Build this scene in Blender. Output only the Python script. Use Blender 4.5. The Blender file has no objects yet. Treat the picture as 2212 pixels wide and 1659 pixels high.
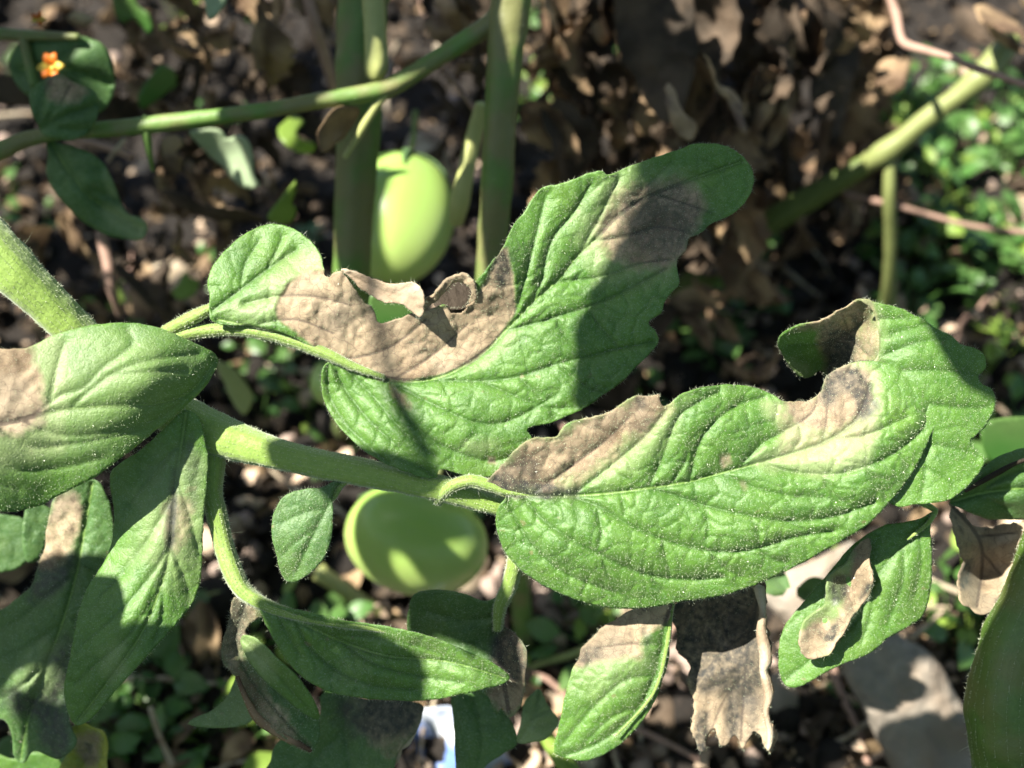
import bpy, math, random
import numpy as np
from mathutils import Vector, Matrix
from mathutils.geometry import delaunay_2d_cdt

random.seed(7); RNG = np.random.default_rng(11)
S = bpy.context.scene
COL = S.collection

# ------------------------------------------------------------------ camera, sky, sun, exposure
PITCH = math.radians(50)
CAM = np.array([0.0, 0.0, 0.385])
RT = np.array([1.0, 0, 0]); FW = np.array([0, math.cos(PITCH), -math.sin(PITCH)]); UP = np.array([0, math.sin(PITCH), math.cos(PITCH)])
HT = math.tan(math.radians(22.5))
cam = bpy.data.objects.new('camera', bpy.data.cameras.new('camera')); COL.objects.link(cam)
cam.location = CAM; cam.rotation_euler = (math.radians(90) - PITCH, 0, 0)
cam.data.sensor_width = 36; cam.data.lens = 18 / HT
cam.data.clip_start = 0.005; cam.data.clip_end = 200
cam.data.dof.use_dof = True; cam.data.dof.focus_distance = 0.249; cam.data.dof.aperture_fstop = 11.5
S.camera = cam

SUNV = -0.52 * RT + 0.50 * UP - 0.69 * FW; SUNV /= np.linalg.norm(SUNV)
W = bpy.data.worlds.new('World'); S.world = W; W.use_nodes = True
wn = W.node_tree.nodes; bg = wn['Background']
sky = wn.new('ShaderNodeTexSky'); sky.sky_type = 'NISHITA'; sky.sun_disc = False
sky.sun_elevation = math.asin(SUNV[2]); sky.sun_rotation = math.atan2(SUNV[0], SUNV[1])
W.node_tree.links.new(sky.outputs[0], bg.inputs[0]); bg.inputs[1].default_value = 0.05
sun = bpy.data.objects.new('sun', bpy.data.lights.new('sun', 'SUN')); COL.objects.link(sun)
sun.data.energy = 5.0; sun.data.angle = math.radians(0.55); sun.data.color = (1.0, 0.96, 0.84)
sun.rotation_euler = Vector(SUNV).to_track_quat('Z', 'Y').to_euler()
S.view_settings.view_transform = 'Standard'; S.view_settings.look = 'None'
S.view_settings.exposure = 1.78; S.view_settings.gamma = 1; S.view_settings.use_curve_mapping = False
S.render.engine = 'CYCLES'; S.cycles.max_bounces = 6; S.cycles.transparent_max_bounces = 4

# ------------------------------------------------------------------ helpers
def P(px, py, d):
    """point seen at (px, py) of a 2212x1659 picture, d metres in front of the camera"""
    px = np.asarray(px, float); py = np.asarray(py, float); d = np.asarray(d, float)
    x = (px - 1106) / 1106 * HT * d; y = -(py - 829.5) / 1106 * HT * d
    return CAM + x[..., None] * RT + y[..., None] * UP + d[..., None] * FW
def proj(q):
    r = np.asarray(q) - CAM; d = r @ FW
    return 1106 + (r @ RT) / (HT * d) * 1106, 829.5 - (r @ UP) / (HT * d) * 1106, d
def G(px, py, h=0.0):
    """where the sight line through (px, py) meets the ground, h above it"""
    p = P(px, py, 1.0) - CAM; t = (h - CAM[2]) / p[2]
    return CAM + p * t, t
def onepx(d): return HT * d / 1106

def link(o, parent=None):
    COL.objects.link(o)
    if parent is not None: o.parent = parent
    return o
def tag(o, label=None, cat=None, group=None, kind=None):
    if label: o['label'] = label
    if cat: o['category'] = cat
    if group: o['group'] = group
    if kind: o['kind'] = kind
    return o
def empty(name, loc, label, cat, group=None):
    o = bpy.data.objects.new(name, None); o.empty_display_size = 0.01; link(o)
    o.location = Vector(loc); return tag(o, label, cat, group)

def np_mesh(name, V, F, mat, parent=None, attrs=None, smooth=True, thick=0, origin=None, kind=None, label=None):
    V = np.asarray(V, float); F = np.asarray(F, int)
    base = np.zeros(3)
    if parent is not None:
        base = np.array(parent.location)
        if parent.parent is not None: base = base + np.array(parent.parent.location)
    if origin is not None: base = np.asarray(origin)
    me = bpy.data.meshes.new(name)
    k = F.shape[1]
    me.vertices.add(len(V)); me.loops.add(F.size); me.polygons.add(len(F))
    me.vertices.foreach_set('co', (V - base).ravel())
    me.loops.foreach_set('vertex_index', F.ravel())
    me.polygons.foreach_set('loop_start', np.arange(len(F)) * k)
    me.update(calc_edges=True); me.validate()
    if smooth: me.polygons.foreach_set('use_smooth', np.ones(len(me.polygons), bool))
    if attrs is not None:
        a = me.color_attributes.new('tissue', 'FLOAT_COLOR', 'POINT')
        a.data.foreach_set('color', np.asarray(attrs, float).ravel())
        a = me.attributes.new('char_shade', 'FLOAT', 'POINT'); a.data.foreach_set('value', np.ascontiguousarray(np.asarray(attrs, float)[:, 3]))
    me.materials.append(mat)
    o = bpy.data.objects.new(name, me)
    if origin is not None: o.location = base
    link(o, parent)
    if thick:
        m = o.modifiers.new('thickness', 'SOLIDIFY'); m.thickness = thick; m.offset = -1
    if kind: o['kind'] = kind
    if label: o['label'] = label
    return o

_h = np.random.default_rng(5).random((256, 256))
def vnoise(x, y):
    xi = np.floor(x).astype(int); yi = np.floor(y).astype(int); fx = x - xi; fy = y - yi
    fx = fx * fx * (3 - 2 * fx); fy = fy * fy * (3 - 2 * fy)
    a = _h[xi % 256, yi % 256]; b = _h[(xi + 1) % 256, yi % 256]; c = _h[xi % 256, (yi + 1) % 256]; d = _h[(xi + 1) % 256, (yi + 1) % 256]
    return (a * (1 - fx) + b * fx) * (1 - fy) + (c * (1 - fx) + d * fx) * fy
def fbm(x, y, o=4, s=0.0):
    r = 0; a = 0.5
    for i in range(o): r = r + a * (vnoise(x + s + 17.3 * i, y + s * 1.7 + 9.1 * i) - 0.5) * 2; x = x * 2.03; y = y * 2.03; a *= 0.5
    return r
def catmull(pts, step, closed=False):
    p = np.asarray(pts, float); n = len(p); out = []
    for i in range(n if closed else n - 1):
        if closed: a, b, c, d = p[(i - 1) % n], p[i], p[(i + 1) % n], p[(i + 2) % n]
        else: a, b, c, d = p[max(i - 1, 0)], p[i], p[i + 1], p[min(i + 2, n - 1)]
        m = max(1, int(round(np.linalg.norm((c - b)[:2]) / step)))
        t = (np.arange(m) / m)[:, None]
        out.append(0.5 * (2 * b + (c - a) * t + (2 * a - 5 * b + 4 * c - d) * t * t + (3 * b - 3 * c + d - a) * t ** 3))
    if not closed: out.append(p[-1:])
    return np.concatenate(out)
def inside(pts, poly):
    x, y = pts[:, 0], pts[:, 1]; r = np.zeros(len(pts), bool); j = len(poly) - 1
    for i in range(len(poly)):
        xi, yi = poly[i]; xj, yj = poly[j]
        if yi != yj:
            c = ((yi > y) != (yj > y)) & (x < (xj - xi) * (y - yi) / (yj - yi) + xi); r ^= c
        j = i
    return r
def seg_dist(pts, line):
    line = np.asarray(line, float); best = np.full(len(pts), 1e9); par = np.zeros(len(pts)); m = len(line) - 1
    for i in range(m):
        a, b = line[i], line[i + 1]; ab = b - a; L = max((ab ** 2).sum(), 1e-9)
        t = np.clip(((pts - a) @ ab) / L, 0, 1); d = np.linalg.norm(pts - (a + t[:, None] * ab), axis=1)
        k = d < best; best[k] = d[k]; par[k] = (i + t[k]) / m
    return best, par
def soft(pts, poly, w, wob=6, sc=22, seed=0):
    """1 inside poly, 0 outside, ragged soft rim of width w"""
    poly = catmull(poly, 14, True); ins = inside(pts, poly)
    d, _ = seg_dist(pts, np.vstack([poly, poly[:1]])); d = np.where(ins, d, -d)
    d = d + wob * fbm(pts[:, 0] / sc, pts[:, 1] / sc, 4, 3.1 + seed)
    return np.clip(0.5 + d / (2 * w), 0, 1)
def tps(ctrl, pts):
    c = np.asarray(ctrl, float); n = len(c); xy = c[:, :2] / 500; q = pts / 500
    def U(r2): return np.where(r2 > 1e-12, r2 * np.log(np.maximum(r2, 1e-12)), 0)
    K = U(((xy[:, None] - xy[None]) ** 2).sum(-1)) + np.eye(n) * 1e-3
    Pm = np.c_[np.ones(n), xy]; A = np.block([[K, Pm], [Pm.T, np.zeros((3, 3))]])
    w = np.linalg.solve(A, np.r_[c[:, 2], 0, 0, 0])
    return U(((q[:, None] - xy[None]) ** 2).sum(-1)) @ w[:n] + np.c_[np.ones(len(q)), q] @ w[n:]

# ------------------------------------------------------------------ materials
def newmat(name):
    m = bpy.data.materials.new(name); m.use_nodes = True; nt = m.node_tree; nt.nodes.clear()
    return m, nt, nt.nodes, nt.links
def N(nt, typ, **kw):
    n = nt.nodes.new(typ)
    for k, v in kw.items():
        if k in n.inputs: n.inputs[k].default_value = v
        else: setattr(n, k, v)
    return n
def mixc(nt, f, a, b, mode='MIX'):
    n = nt.nodes.new('ShaderNodeMix'); n.data_type = 'RGBA'; n.blend_type = mode
    for s, v in ((0, f), (6, a), (7, b)):
        if hasattr(v, 'links'): nt.links.new(v, n.inputs[s])
        elif isinstance(v, (int, float)): n.inputs[s].default_value = v
        else: n.inputs[s].default_value = (*v, 1)
    return n.outputs[2]
def math_(nt, op, a, b=None, clamp=False):
    n = nt.nodes.new('ShaderNodeMath'); n.operation = op; n.use_clamp = clamp
    for i, v in enumerate((a, b)):
        if v is None: continue
        if hasattr(v, 'links'): nt.links.new(v, n.inputs[i])
        else: n.inputs[i].default_value = v
    return n.outputs[0]
def noise(nt, scale, detail=4, rough=0.55, co=None, dist=0.0):
    n = N(nt, 'ShaderNodeTexNoise'); n.inputs['Scale'].default_value = scale; n.inputs['Detail'].default_value = detail
    n.inputs['Roughness'].default_value = rough; n.inputs['Distortion'].default_value = dist
    if co is not None: nt.links.new(co, n.inputs['Vector'])
    return n.outputs['Fac']
def ramp(nt, fac, stops):
    n = nt.nodes.new('ShaderNodeValToRGB'); nt.links.new(fac, n.inputs[0]); el = n.color_ramp.elements
    while len(el) > 1: el.remove(el[0])
    el[0].position = stops[0][0]; el[0].color = (*stops[0][1], 1) if not isinstance(stops[0][1], (int, float)) else (stops[0][1],) * 3 + (1,)
    for p, c in stops[1:]:
        e = el.new(p); e.color = (*c, 1) if not isinstance(c, (int, float)) else (c, c, c, 1)
    return n.outputs[0]

def leaf_material(name, g1=(.042, .140, .009), g2=(.100, .235, .022), bright=1.0, rough=0.43, trans=0.30):
    m, nt, nd, lk = newmat(name)
    out = N(nt, 'ShaderNodeOutputMaterial'); tc = N(nt, 'ShaderNodeTexCoord'); co = tc.outputs['Object']
    at = N(nt, 'ShaderNodeAttribute', attribute_name='tissue'); sp = N(nt, 'ShaderNodeSeparateColor'); lk.new(at.outputs['Color'], sp.inputs[0])
    R, Gv, B = sp.outputs; A = N(nt, 'ShaderNodeAttribute', attribute_name='char_shade').outputs['Fac']
    n1 = noise(nt, 90, 4, .6, co); n2 = noise(nt, 700, 5, .65, co); n3 = noise(nt, 3000, 3, .6, co)
    vor = N(nt, 'ShaderNodeTexVoronoi'); vor.feature = 'DISTANCE_TO_EDGE'; vor.inputs['Scale'].default_value = 520
    warp = nt.nodes.new('ShaderNodeVectorMath'); warp.operation = 'ADD'
    nz = N(nt, 'ShaderNodeTexNoise'); nz.inputs['Scale'].default_value = 500; lk.new(co, nz.inputs['Vector'])
    sc = nt.nodes.new('ShaderNodeVectorMath'); sc.operation = 'SCALE'; sc.inputs['Scale'].default_value = .0014
    lk.new(nz.outputs['Color'], sc.inputs[0]); lk.new(co, warp.inputs[0]); lk.new(sc.outputs[0], warp.inputs[1]); lk.new(warp.outputs[0], vor.inputs['Vector'])
    cell = ramp(nt, vor.outputs['Distance'], [(0, 0.45), (.10, .8), (.35, 1.0)])
    green = mixc(nt, ramp(nt, n1, [(.34, 0.0), (.66, 1.0)]), tuple(c * bright for c in g1), tuple(c * bright for c in g2))
    green = mixc(nt, ramp(nt, noise(nt, 55, 3, .55, co), [(.52, 0.0), (.70, .35)]), green, tuple(c * bright for c in (.16, .25, .03)))
    green = mixc(nt, ramp(nt, n2, [(.3, 0.0), (.72, .5)]), green, tuple(c * bright for c in (.18, .30, .08)))
    green = mixc(nt, math_(nt, 'MULTIPLY', math_(nt, 'SUBTRACT', 1.0, cell), .35), green, (.05, .12, .02))
    fleck = ramp(nt, noise(nt, 2600, 2, .5, co), [(.54, 0.0), (.66, 1.0)])
    green = mixc(nt, math_(nt, 'MULTIPLY', fleck, .30), green, (.29, .42, .27))  # pale hair flecks, tinted minty to stand in for the leaf's sheen
    green = mixc(nt, ramp(nt, Gv, [(0, 0.0), (.5, .7)]), green, (.035, .105, .010)); green = mixc(nt, ramp(nt, Gv, [(.6, 0.0), (.95, .8)]), green, (.20, .33, .07))  # lateral veins: groove shadow painted as darker green; midrib paler
    mk = noise(nt, 330, 2, .4, co); green = mixc(nt, ramp(nt, mk, [(.735, 0.0), (.76, .6)]), green, (.20, .17, .08))
    # diseased tissue
    halo = mixc(nt, n2, (.22, .33, .10), (.40, .47, .25))
    halo = mixc(nt, ramp(nt, n3, [(.35, .5), (.6, 0.0)]), halo, (.20, .22, .10))
    c = mixc(nt, B, green, halo)
    brown = mixc(nt, ramp(nt, noise(nt, 75, 6, .62, co, .8), [(.32, 0.0), (.68, 1.0)]), (.15, .10, .055), (.60, .47, .31))
    brown = mixc(nt, ramp(nt, noise(nt, 48, 4, .6, co), [(.48, 0.0), (.66, .7)]), brown, (.27, .225, .165))
    brown = mixc(nt, ramp(nt, n2, [(.3, .4), (.6, 0.0)]), brown, (.16, .11, .07))
    brown = mixc(nt, ramp(nt, n3, [(.5, 0.0), (.8, .3)]), brown, (.46, .35, .25))
    crk = N(nt, 'ShaderNodeTexVoronoi'); crk.feature = 'DISTANCE_TO_EDGE'; crk.inputs['Scale'].default_value = 420; lk.new(warp.outputs[0], crk.inputs['Vector'])
    brown = mixc(nt, ramp(nt, crk.outputs['Distance'], [(0, .6), (.035, 0.0)]), brown, (.12, .08, .055))
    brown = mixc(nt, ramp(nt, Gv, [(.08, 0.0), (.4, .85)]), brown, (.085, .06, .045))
    # patchy onset of the brown
    rr = math_(nt, 'ADD', R, math_(nt, 'MULTIPLY', math_(nt, 'SUBTRACT', n2, .5), 1.3)); rr = math_(nt, 'MULTIPLY', rr, 1.0, True)
    rr = math_(nt, 'MULTIPLY', rr, ramp(nt, R, [(0.02, 0.0), (.25, 1.0)]))
    rr = math_(nt, 'MAXIMUM', rr, ramp(nt, R, [(.7, 0.0), (1, 1.0)]))
    c = mixc(nt, rr, c, brown)
    dk = math_(nt, 'MULTIPLY', math_(nt, 'MULTIPLY', A, 1.35, True), ramp(nt, n2, [(.35, 1.0), (.65, .6)]))  # blackened tissue, plus the shade painted on a few blades
    c = mixc(nt, dk, c, (.024, .023, .021))
    geo = N(nt, 'ShaderNodeNewGeometry')
    pale = mixc(nt, .35, c, (.22, .30, .15)); c = mixc(nt, geo.outputs['Backfacing'], c, pale) if False else c
    # fine relief
    h = math_(nt, 'ADD', math_(nt, 'MULTIPLY', cell, .3), math_(nt, 'MULTIPLY', n2, .5)); h = math_(nt, 'ADD', h, math_(nt, 'MULTIPLY', n3, .6))
    h = math_(nt, 'MULTIPLY', h, ramp(nt, R, [(0, 1.0), (1, .4)]))
    bp = N(nt, 'ShaderNodeBump'); bp.inputs['Strength'].default_value = .8; bp.inputs['Distance'].default_value = .00030; lk.new(h, bp.inputs['Height'])
    pb = N(nt, 'ShaderNodeBsdfPrincipled'); lk.new(c, pb.inputs['Base Color']); lk.new(bp.outputs[0], pb.inputs['Normal'])
    lk.new(ramp(nt, R, [(0, rough), (1, .85)]), pb.inputs['Roughness']); pb.inputs['Specular IOR Level'].default_value = .6
    pb.inputs['Sheen Weight'].default_value = .10; pb.inputs['Sheen Roughness'].default_value = .5; pb.inputs['Sheen Tint'].default_value = (.85, 1, .8, 1)
    tr = N(nt, 'ShaderNodeBsdfTranslucent'); lk.new(mixc(nt, R, mixc(nt, .6, c, (.30, .50, .04)), c), tr.inputs['Color']); lk.new(bp.outputs[0], tr.inputs['Normal'])
    mx = N(nt, 'ShaderNodeMixShader'); lk.new(ramp(nt, A, [(0, trans), (1, .05)]), mx.inputs[0]); lk.new(pb.outputs[0], mx.inputs[1]); lk.new(tr.outputs[0], mx.inputs[2])
    lk.new(mx.outputs[0], out.inputs[0])
    return m
def simple_mat(name, c1, c2, scale=300, rough=.6, spec=.4, bump=.3, dist=.0003, trans=0.0, c3=None, big=40, sheen=0.0):
    m, nt, nd, lk = newmat(name)
    out = N(nt, 'ShaderNodeOutputMaterial'); co = N(nt, 'ShaderNodeTexCoord').outputs['Object']
    n1 = noise(nt, scale, 5, .65, co); n2 = noise(nt, big, 3, .5, co)
    c = mixc(nt, n1, c1, c2)
    if c3 is not None: c = mixc(nt, ramp(nt, n2, [(.42, 0.0), (.6, 1.0)]), c, c3)
    oi = N(nt, 'ShaderNodeObjectInfo')
    c = mixc(nt, ramp(nt, oi.outputs['Random'], [(0, 0.0), (1, .35)]), c, tuple(x * .35 for x in c1))
    bp = N(nt, 'ShaderNodeBump'); bp.inputs['Strength'].default_value = bump; bp.inputs['Distance'].default_value = dist; lk.new(n1, bp.inputs['Height'])
    pb = N(nt, 'ShaderNodeBsdfPrincipled'); lk.new(c, pb.inputs['Base Color']); lk.new(bp.outputs[0], pb.inputs['Normal'])
    pb.inputs['Roughness'].default_value = rough; pb.inputs['Specular IOR Level'].default_value = spec; pb.inputs['Sheen Weight'].default_value = sheen
    last = pb.outputs[0]
    if trans:
        tr = N(nt, 'ShaderNodeBsdfTranslucent'); lk.new(c, tr.inputs['Color']); mx = N(nt, 'ShaderNodeMixShader'); mx.inputs[0].default_value = trans
        lk.new(last, mx.inputs[1]); lk.new(tr.outputs[0], mx.inputs[2]); last = mx.outputs[0]
    lk.new(last, out.inputs[0]); return m

M = {}
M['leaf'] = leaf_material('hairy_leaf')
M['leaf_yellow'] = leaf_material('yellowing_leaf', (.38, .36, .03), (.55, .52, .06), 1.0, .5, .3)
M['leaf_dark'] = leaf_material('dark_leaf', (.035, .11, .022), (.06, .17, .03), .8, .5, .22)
M['stem'] = simple_mat('hairy_stem', (.12, .22, .025), (.30, .42, .09), 1100, .5, .4, .8, .0003, 0.10, sheen=.4)
M['stem_bg'] = simple_mat('smooth_stem', (.075, .15, .025), (.15, .26, .06), 180, .5, .45, .6, .0005, 0.06, (.18, .18, .07), 75)
M['stem_pale'] = simple_mat('pale_stem', (.30, .33, .11), (.42, .43, .17), 250, .5, .4, .3)
M['hair'] = simple_mat('plant_hair', (.62, .68, .48), (.80, .82, .66), 300, .35, .6, 0, .0001, .3)
M['stem_shaded'] = simple_mat('shaded_stem', (.07, .10, .02), (.13, .17, .04), 250, .6, .3, .3)  # leaning stem's lower stretch, its shade put into the colour
M['stem_dark'] = simple_mat('dark_hairy_stem', (.030, .075, .008), (.10, .18, .03), 500, .45, .5, .9, .0004, 0, (.09, .12, .025), 90)
M['stem_dull'] = simple_mat('dull_yellow_stem', (.19, .22, .07), (.29, .32, .12), 250, .5, .4, .3)
M['gland'] = simple_mat('gland_hair', (.50, .58, .36), (.74, .78, .58), 300, .3, .8, 0, .0001, .2)
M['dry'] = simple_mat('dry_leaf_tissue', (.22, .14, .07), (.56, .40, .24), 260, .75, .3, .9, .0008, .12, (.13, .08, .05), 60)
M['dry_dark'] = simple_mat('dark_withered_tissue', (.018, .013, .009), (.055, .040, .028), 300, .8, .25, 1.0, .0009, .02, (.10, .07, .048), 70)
M['dry_pale'] = simple_mat('bleached_dry_tissue', (.44, .35, .24), (.62, .54, .42), 700, .8, .3, .9, .0005, .10, (.30, .22, .15), 120)
M['twig'] = simple_mat('twig_bark', (.22, .13, .10), (.42, .28, .22), 300, .8, .2, .6, .0004)
M['weed'] = simple_mat('weed_leaf', (.05, .12, .025), (.17, .29, .085), 120, .4, .5, .3, .0003, .30, (.06, .17, .03), 30)
M['weed_lime'] = simple_mat('lime_leaf', (.15, .25, .03), (.28, .40, .08), 120, .5, .4, .3, .0003, .30)
M['weed_grey'] = simple_mat('pale_leaf', (.27, .36, .20), (.42, .50, .33), 200, .5, .4, .4, .0003, .15)

# ------------------------------------------------------------------ generators
def hairs(name, Pn, Nn, L, w, parent, seed=0, bend=.5, segs=1, mat=None):
    r = np.random.default_rng(seed); n = len(Pn)
    if n == 0: return
    L = np.broadcast_to(L, (n,)) * (.25 + 1.3 * r.random(n) ** 1.8); D = Nn + r.normal(0, .35, (n, 3)); D /= np.linalg.norm(D, axis=1)[:, None]
    B = np.cross(D, r.normal(0, 1, (n, 3))); B /= np.linalg.norm(B, axis=1)[:, None] + 1e-12
    C = np.cross(D, B); bd = r.normal(0, 1, (n, 3)) * bend
    V = []; F = []; off = 0
    for ax in (B, C):
        rows = []
        for s in range(segs):
            t = s / segs; c = Pn + D * (L * t)[:, None] + bd * (L * t * t)[:, None]; ww = w * (1 - t) * .5
            rows += [c - ax * ww, c + ax * ww]
        rows.append(Pn + D * L[:, None] + bd * L[:, None])
        V.append(np.stack(rows, 1).reshape(-1, 3)); k = 2 * segs + 1; b = off + np.arange(n) * k
        for s in range(segs - 1):
            F += [np.stack([b + 2 * s, b + 2 * s + 1, b + 2 * s + 3], 1), np.stack([b + 2 * s, b + 2 * s + 3, b + 2 * s + 2], 1)]
        F.append(np.stack([b + 2 * segs - 2, b + 2 * segs - 1, b + 2 * segs], 1)); off += n * k
    return np_mesh(name, np.concatenate(V), np.concatenate(F), mat or M['hair'], parent, kind='stuff')

PIX = {}
def leaf(name, outline, d, ctrl, parent, mat='leaf', veins=(), blight=(), halo=(), dark=(), step=4.5, bulge=.55, rough=0.0,
         holes=(), nhair=1.0, label=None, serr=0.8, thick=.00022, fringe=1.0, seed=0, cells=36, crum=0.0, hair_l=.00020, vw=17):
    """one blade: traced margin, thin-plate depth (mm behind d), sunken veins with puffed tissue between"""
    ol = catmull(outline, step * 1.0, True)
    nrm = np.roll(ol, -1, 0) - np.roll(ol, 1, 0); nrm = np.c_[nrm[:, 1], -nrm[:, 0]]; nrm /= np.linalg.norm(nrm, axis=1)[:, None] + 1e-9
    s = np.arange(len(ol)); ol = ol + nrm * (serr * fbm(s * .35, s * 0 + seed, 3))[:, None] * 2
    for poly, w_, am_ in blight:
        k_ = soft(ol, poly, 6, 0) * min(1, am_)
        ol = ol + nrm * (k_ * (3.2 * fbm(s * .11, s * 0 + seed + 5, 4) + 2.0 * fbm(s * .5, s * 0 + seed + 2, 2)))[:, None]
    x0, y0 = ol.min(0); x1, y1 = ol.max(0); gx = np.arange(x0, x1, step); gy = np.arange(y0, y1, step * .87)
    X, Y = np.meshgrid(gx, gy); X[1::2] += step / 2; pts = np.c_[X.ravel(), Y.ravel()] + np.random.default_rng(seed).uniform(-.12, .12, (X.size, 2)) * step
    pts = pts[inside(pts, ol)]; dd, _ = seg_dist(pts, np.vstack([ol[::2], ol[:1]])); pts = pts[dd > step * .55]
    n = len(ol)
    V2, _, F, *_r = delaunay_2d_cdt([Vector(p) for p in np.vstack([ol, pts])], [(i, (i + 1) % n) for i in range(n)], [], 1, 1e-4)
    Q = np.array([(v.x, v.y) for v in V2]); F = np.array([f for f in F if len(f) == 3])
    cen = Q[F].mean(1)
    keep = np.ones(len(F), bool)
    for h in holes: keep &= ~inside(cen, catmull(h, 6, True))
    F = F[keep]
    a, b, c = Q[F[:, 0]], Q[F[:, 1]], Q[F[:, 2]]; cr = (b - a)[:, 0] * (c - a)[:, 1] - (b - a)[:, 1] * (c - a)[:, 0]
    F[cr > 0] = F[cr > 0][:, ::-1]                      # face the camera (picture y points down)
    z = tps(ctrl, Q) * .001 if len(ctrl) >= 3 else np.zeros(len(Q))
    rel = np.zeros(len(Q)); vm = np.zeros(len(Q)); dv = np.full(len(Q), 1e9)
    for v in veins:
        line = catmull([p for p in v[0]], 12); wgt = v[1]
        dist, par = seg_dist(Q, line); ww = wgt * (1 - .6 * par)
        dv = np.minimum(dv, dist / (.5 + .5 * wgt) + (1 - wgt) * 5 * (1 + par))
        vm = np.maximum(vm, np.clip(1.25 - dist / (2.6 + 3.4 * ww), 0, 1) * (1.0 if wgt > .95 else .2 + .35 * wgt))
    if len(veins): rel += bulge * (.0019 * (1 - np.exp(-(dv / vw) ** 1.15)) - .00042 * np.exp(-(dv / 5.0) ** 2))
    if cells:                                            # tertiary vein net: puffed islands
        r = np.random.default_rng(seed + 3); m = int(max(6, (x1 - x0) * (y1 - y0) / cells ** 2)); c0 = np.c_[r.uniform(x0, x1, m), r.uniform(y0, y1, m)]
        Qw = Q + np.c_[fbm(Q[:, 0] / 30, Q[:, 1] / 30, 3, 1 + seed), fbm(Q[:, 0] / 30, Q[:, 1] / 30, 3, 8 + seed)] * 14
        f1 = np.full(len(Q), 1e9); f2 = np.full(len(Q), 1e9)
        for q in c0:
            e = np.linalg.norm(Qw - q, axis=1); k = e < f1; f2 = np.where(k, f1, np.minimum(f2, e)); f1 = np.where(k, e, f1)
        ed = np.minimum(f2 - f1, 30); rel += bulge * .00054 * (1 - np.exp(-ed / 8)) * (.55 + .9 * vnoise(Q[:, 0] / 90 + seed, Q[:, 1] / 90))
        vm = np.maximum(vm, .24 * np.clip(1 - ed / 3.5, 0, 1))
    rel += .00035 * (rough + .5) * fbm(Q[:, 0] / 60, Q[:, 1] / 60, 4, seed * 1.3)
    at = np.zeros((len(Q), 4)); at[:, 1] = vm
    for ch, lst in ((0, blight), (2, halo), (3, dark)):
        for i, (poly, w, amt) in enumerate(lst): at[:, ch] = np.maximum(at[:, ch], amt * soft(Q, poly, w, w * 1.3, 34, seed + i))
    at[:, 0] = np.clip(at[:, 0], 0, 1)
    if crum or len(blight):                              # dead tissue wrinkles
        k = np.maximum(crum, at[:, 0] * .85)
        rel = rel * (1 - .5 * k) + k * (.0016 * np.abs(fbm(Q[:, 0] / 60, Q[:, 1] / 60, 3, 5 + seed)) + .00028 * fbm(Q[:, 0] / 15, Q[:, 1] / 15, 2, seed))
    V = P(Q[:, 0], Q[:, 1], d + z - rel)
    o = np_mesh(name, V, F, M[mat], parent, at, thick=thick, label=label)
    # hairs
    fn = np.cross(V[F[:, 1]] - V[F[:, 0]], V[F[:, 2]] - V[F[:, 0]]); ar = np.linalg.norm(fn, axis=1); fn /= ar[:, None] + 1e-15
    r = np.random.default_rng(seed + 40); nh = int(len(F) * .5 * nhair * (step / 4.5) ** 2)
    if nh:
        idx = r.choice(len(F), nh, p=ar / ar.sum()); w = r.dirichlet((1, 1, 1), nh); pp = (V[F[idx]] * w[..., None]).sum(1)
        hairs('surface_hair', pp, fn[idx], hair_l, .00008, o, seed, .3, 1, M['gland'])
    if fringe:
        bi = np.repeat(np.arange(n), int(max(1, round(3 * fringe)))); bi = bi[vnoise(bi * .13, bi * 0 + seed) + r.uniform(-.35, .35, len(bi)) > .38]; bq = ol[bi] + r.uniform(-.5, .5, (len(bi), 2)) * step
        zz = np.interp(bi, np.arange(n), np.arange(n)); zc = (tps(ctrl, ol) * .001 if len(ctrl) >= 3 else np.zeros(n))[bi]
        base = P(bq[:, 0], bq[:, 1], d + zc); out = nrm[bi]
        c2 = ol.mean(0); sgn = 1 if inside(np.array([ol[0] + nrm[0] * 3]), ol)[0] == False else -1
        dirs = sgn * (out[:, :1] * RT - out[:, 1:] * UP) - .6 * FW
        hairs('edge_hair', base, dirs / np.linalg.norm(dirs, axis=1)[:, None], .00050, .00006, o, seed + 1, .35)
    return o

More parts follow.
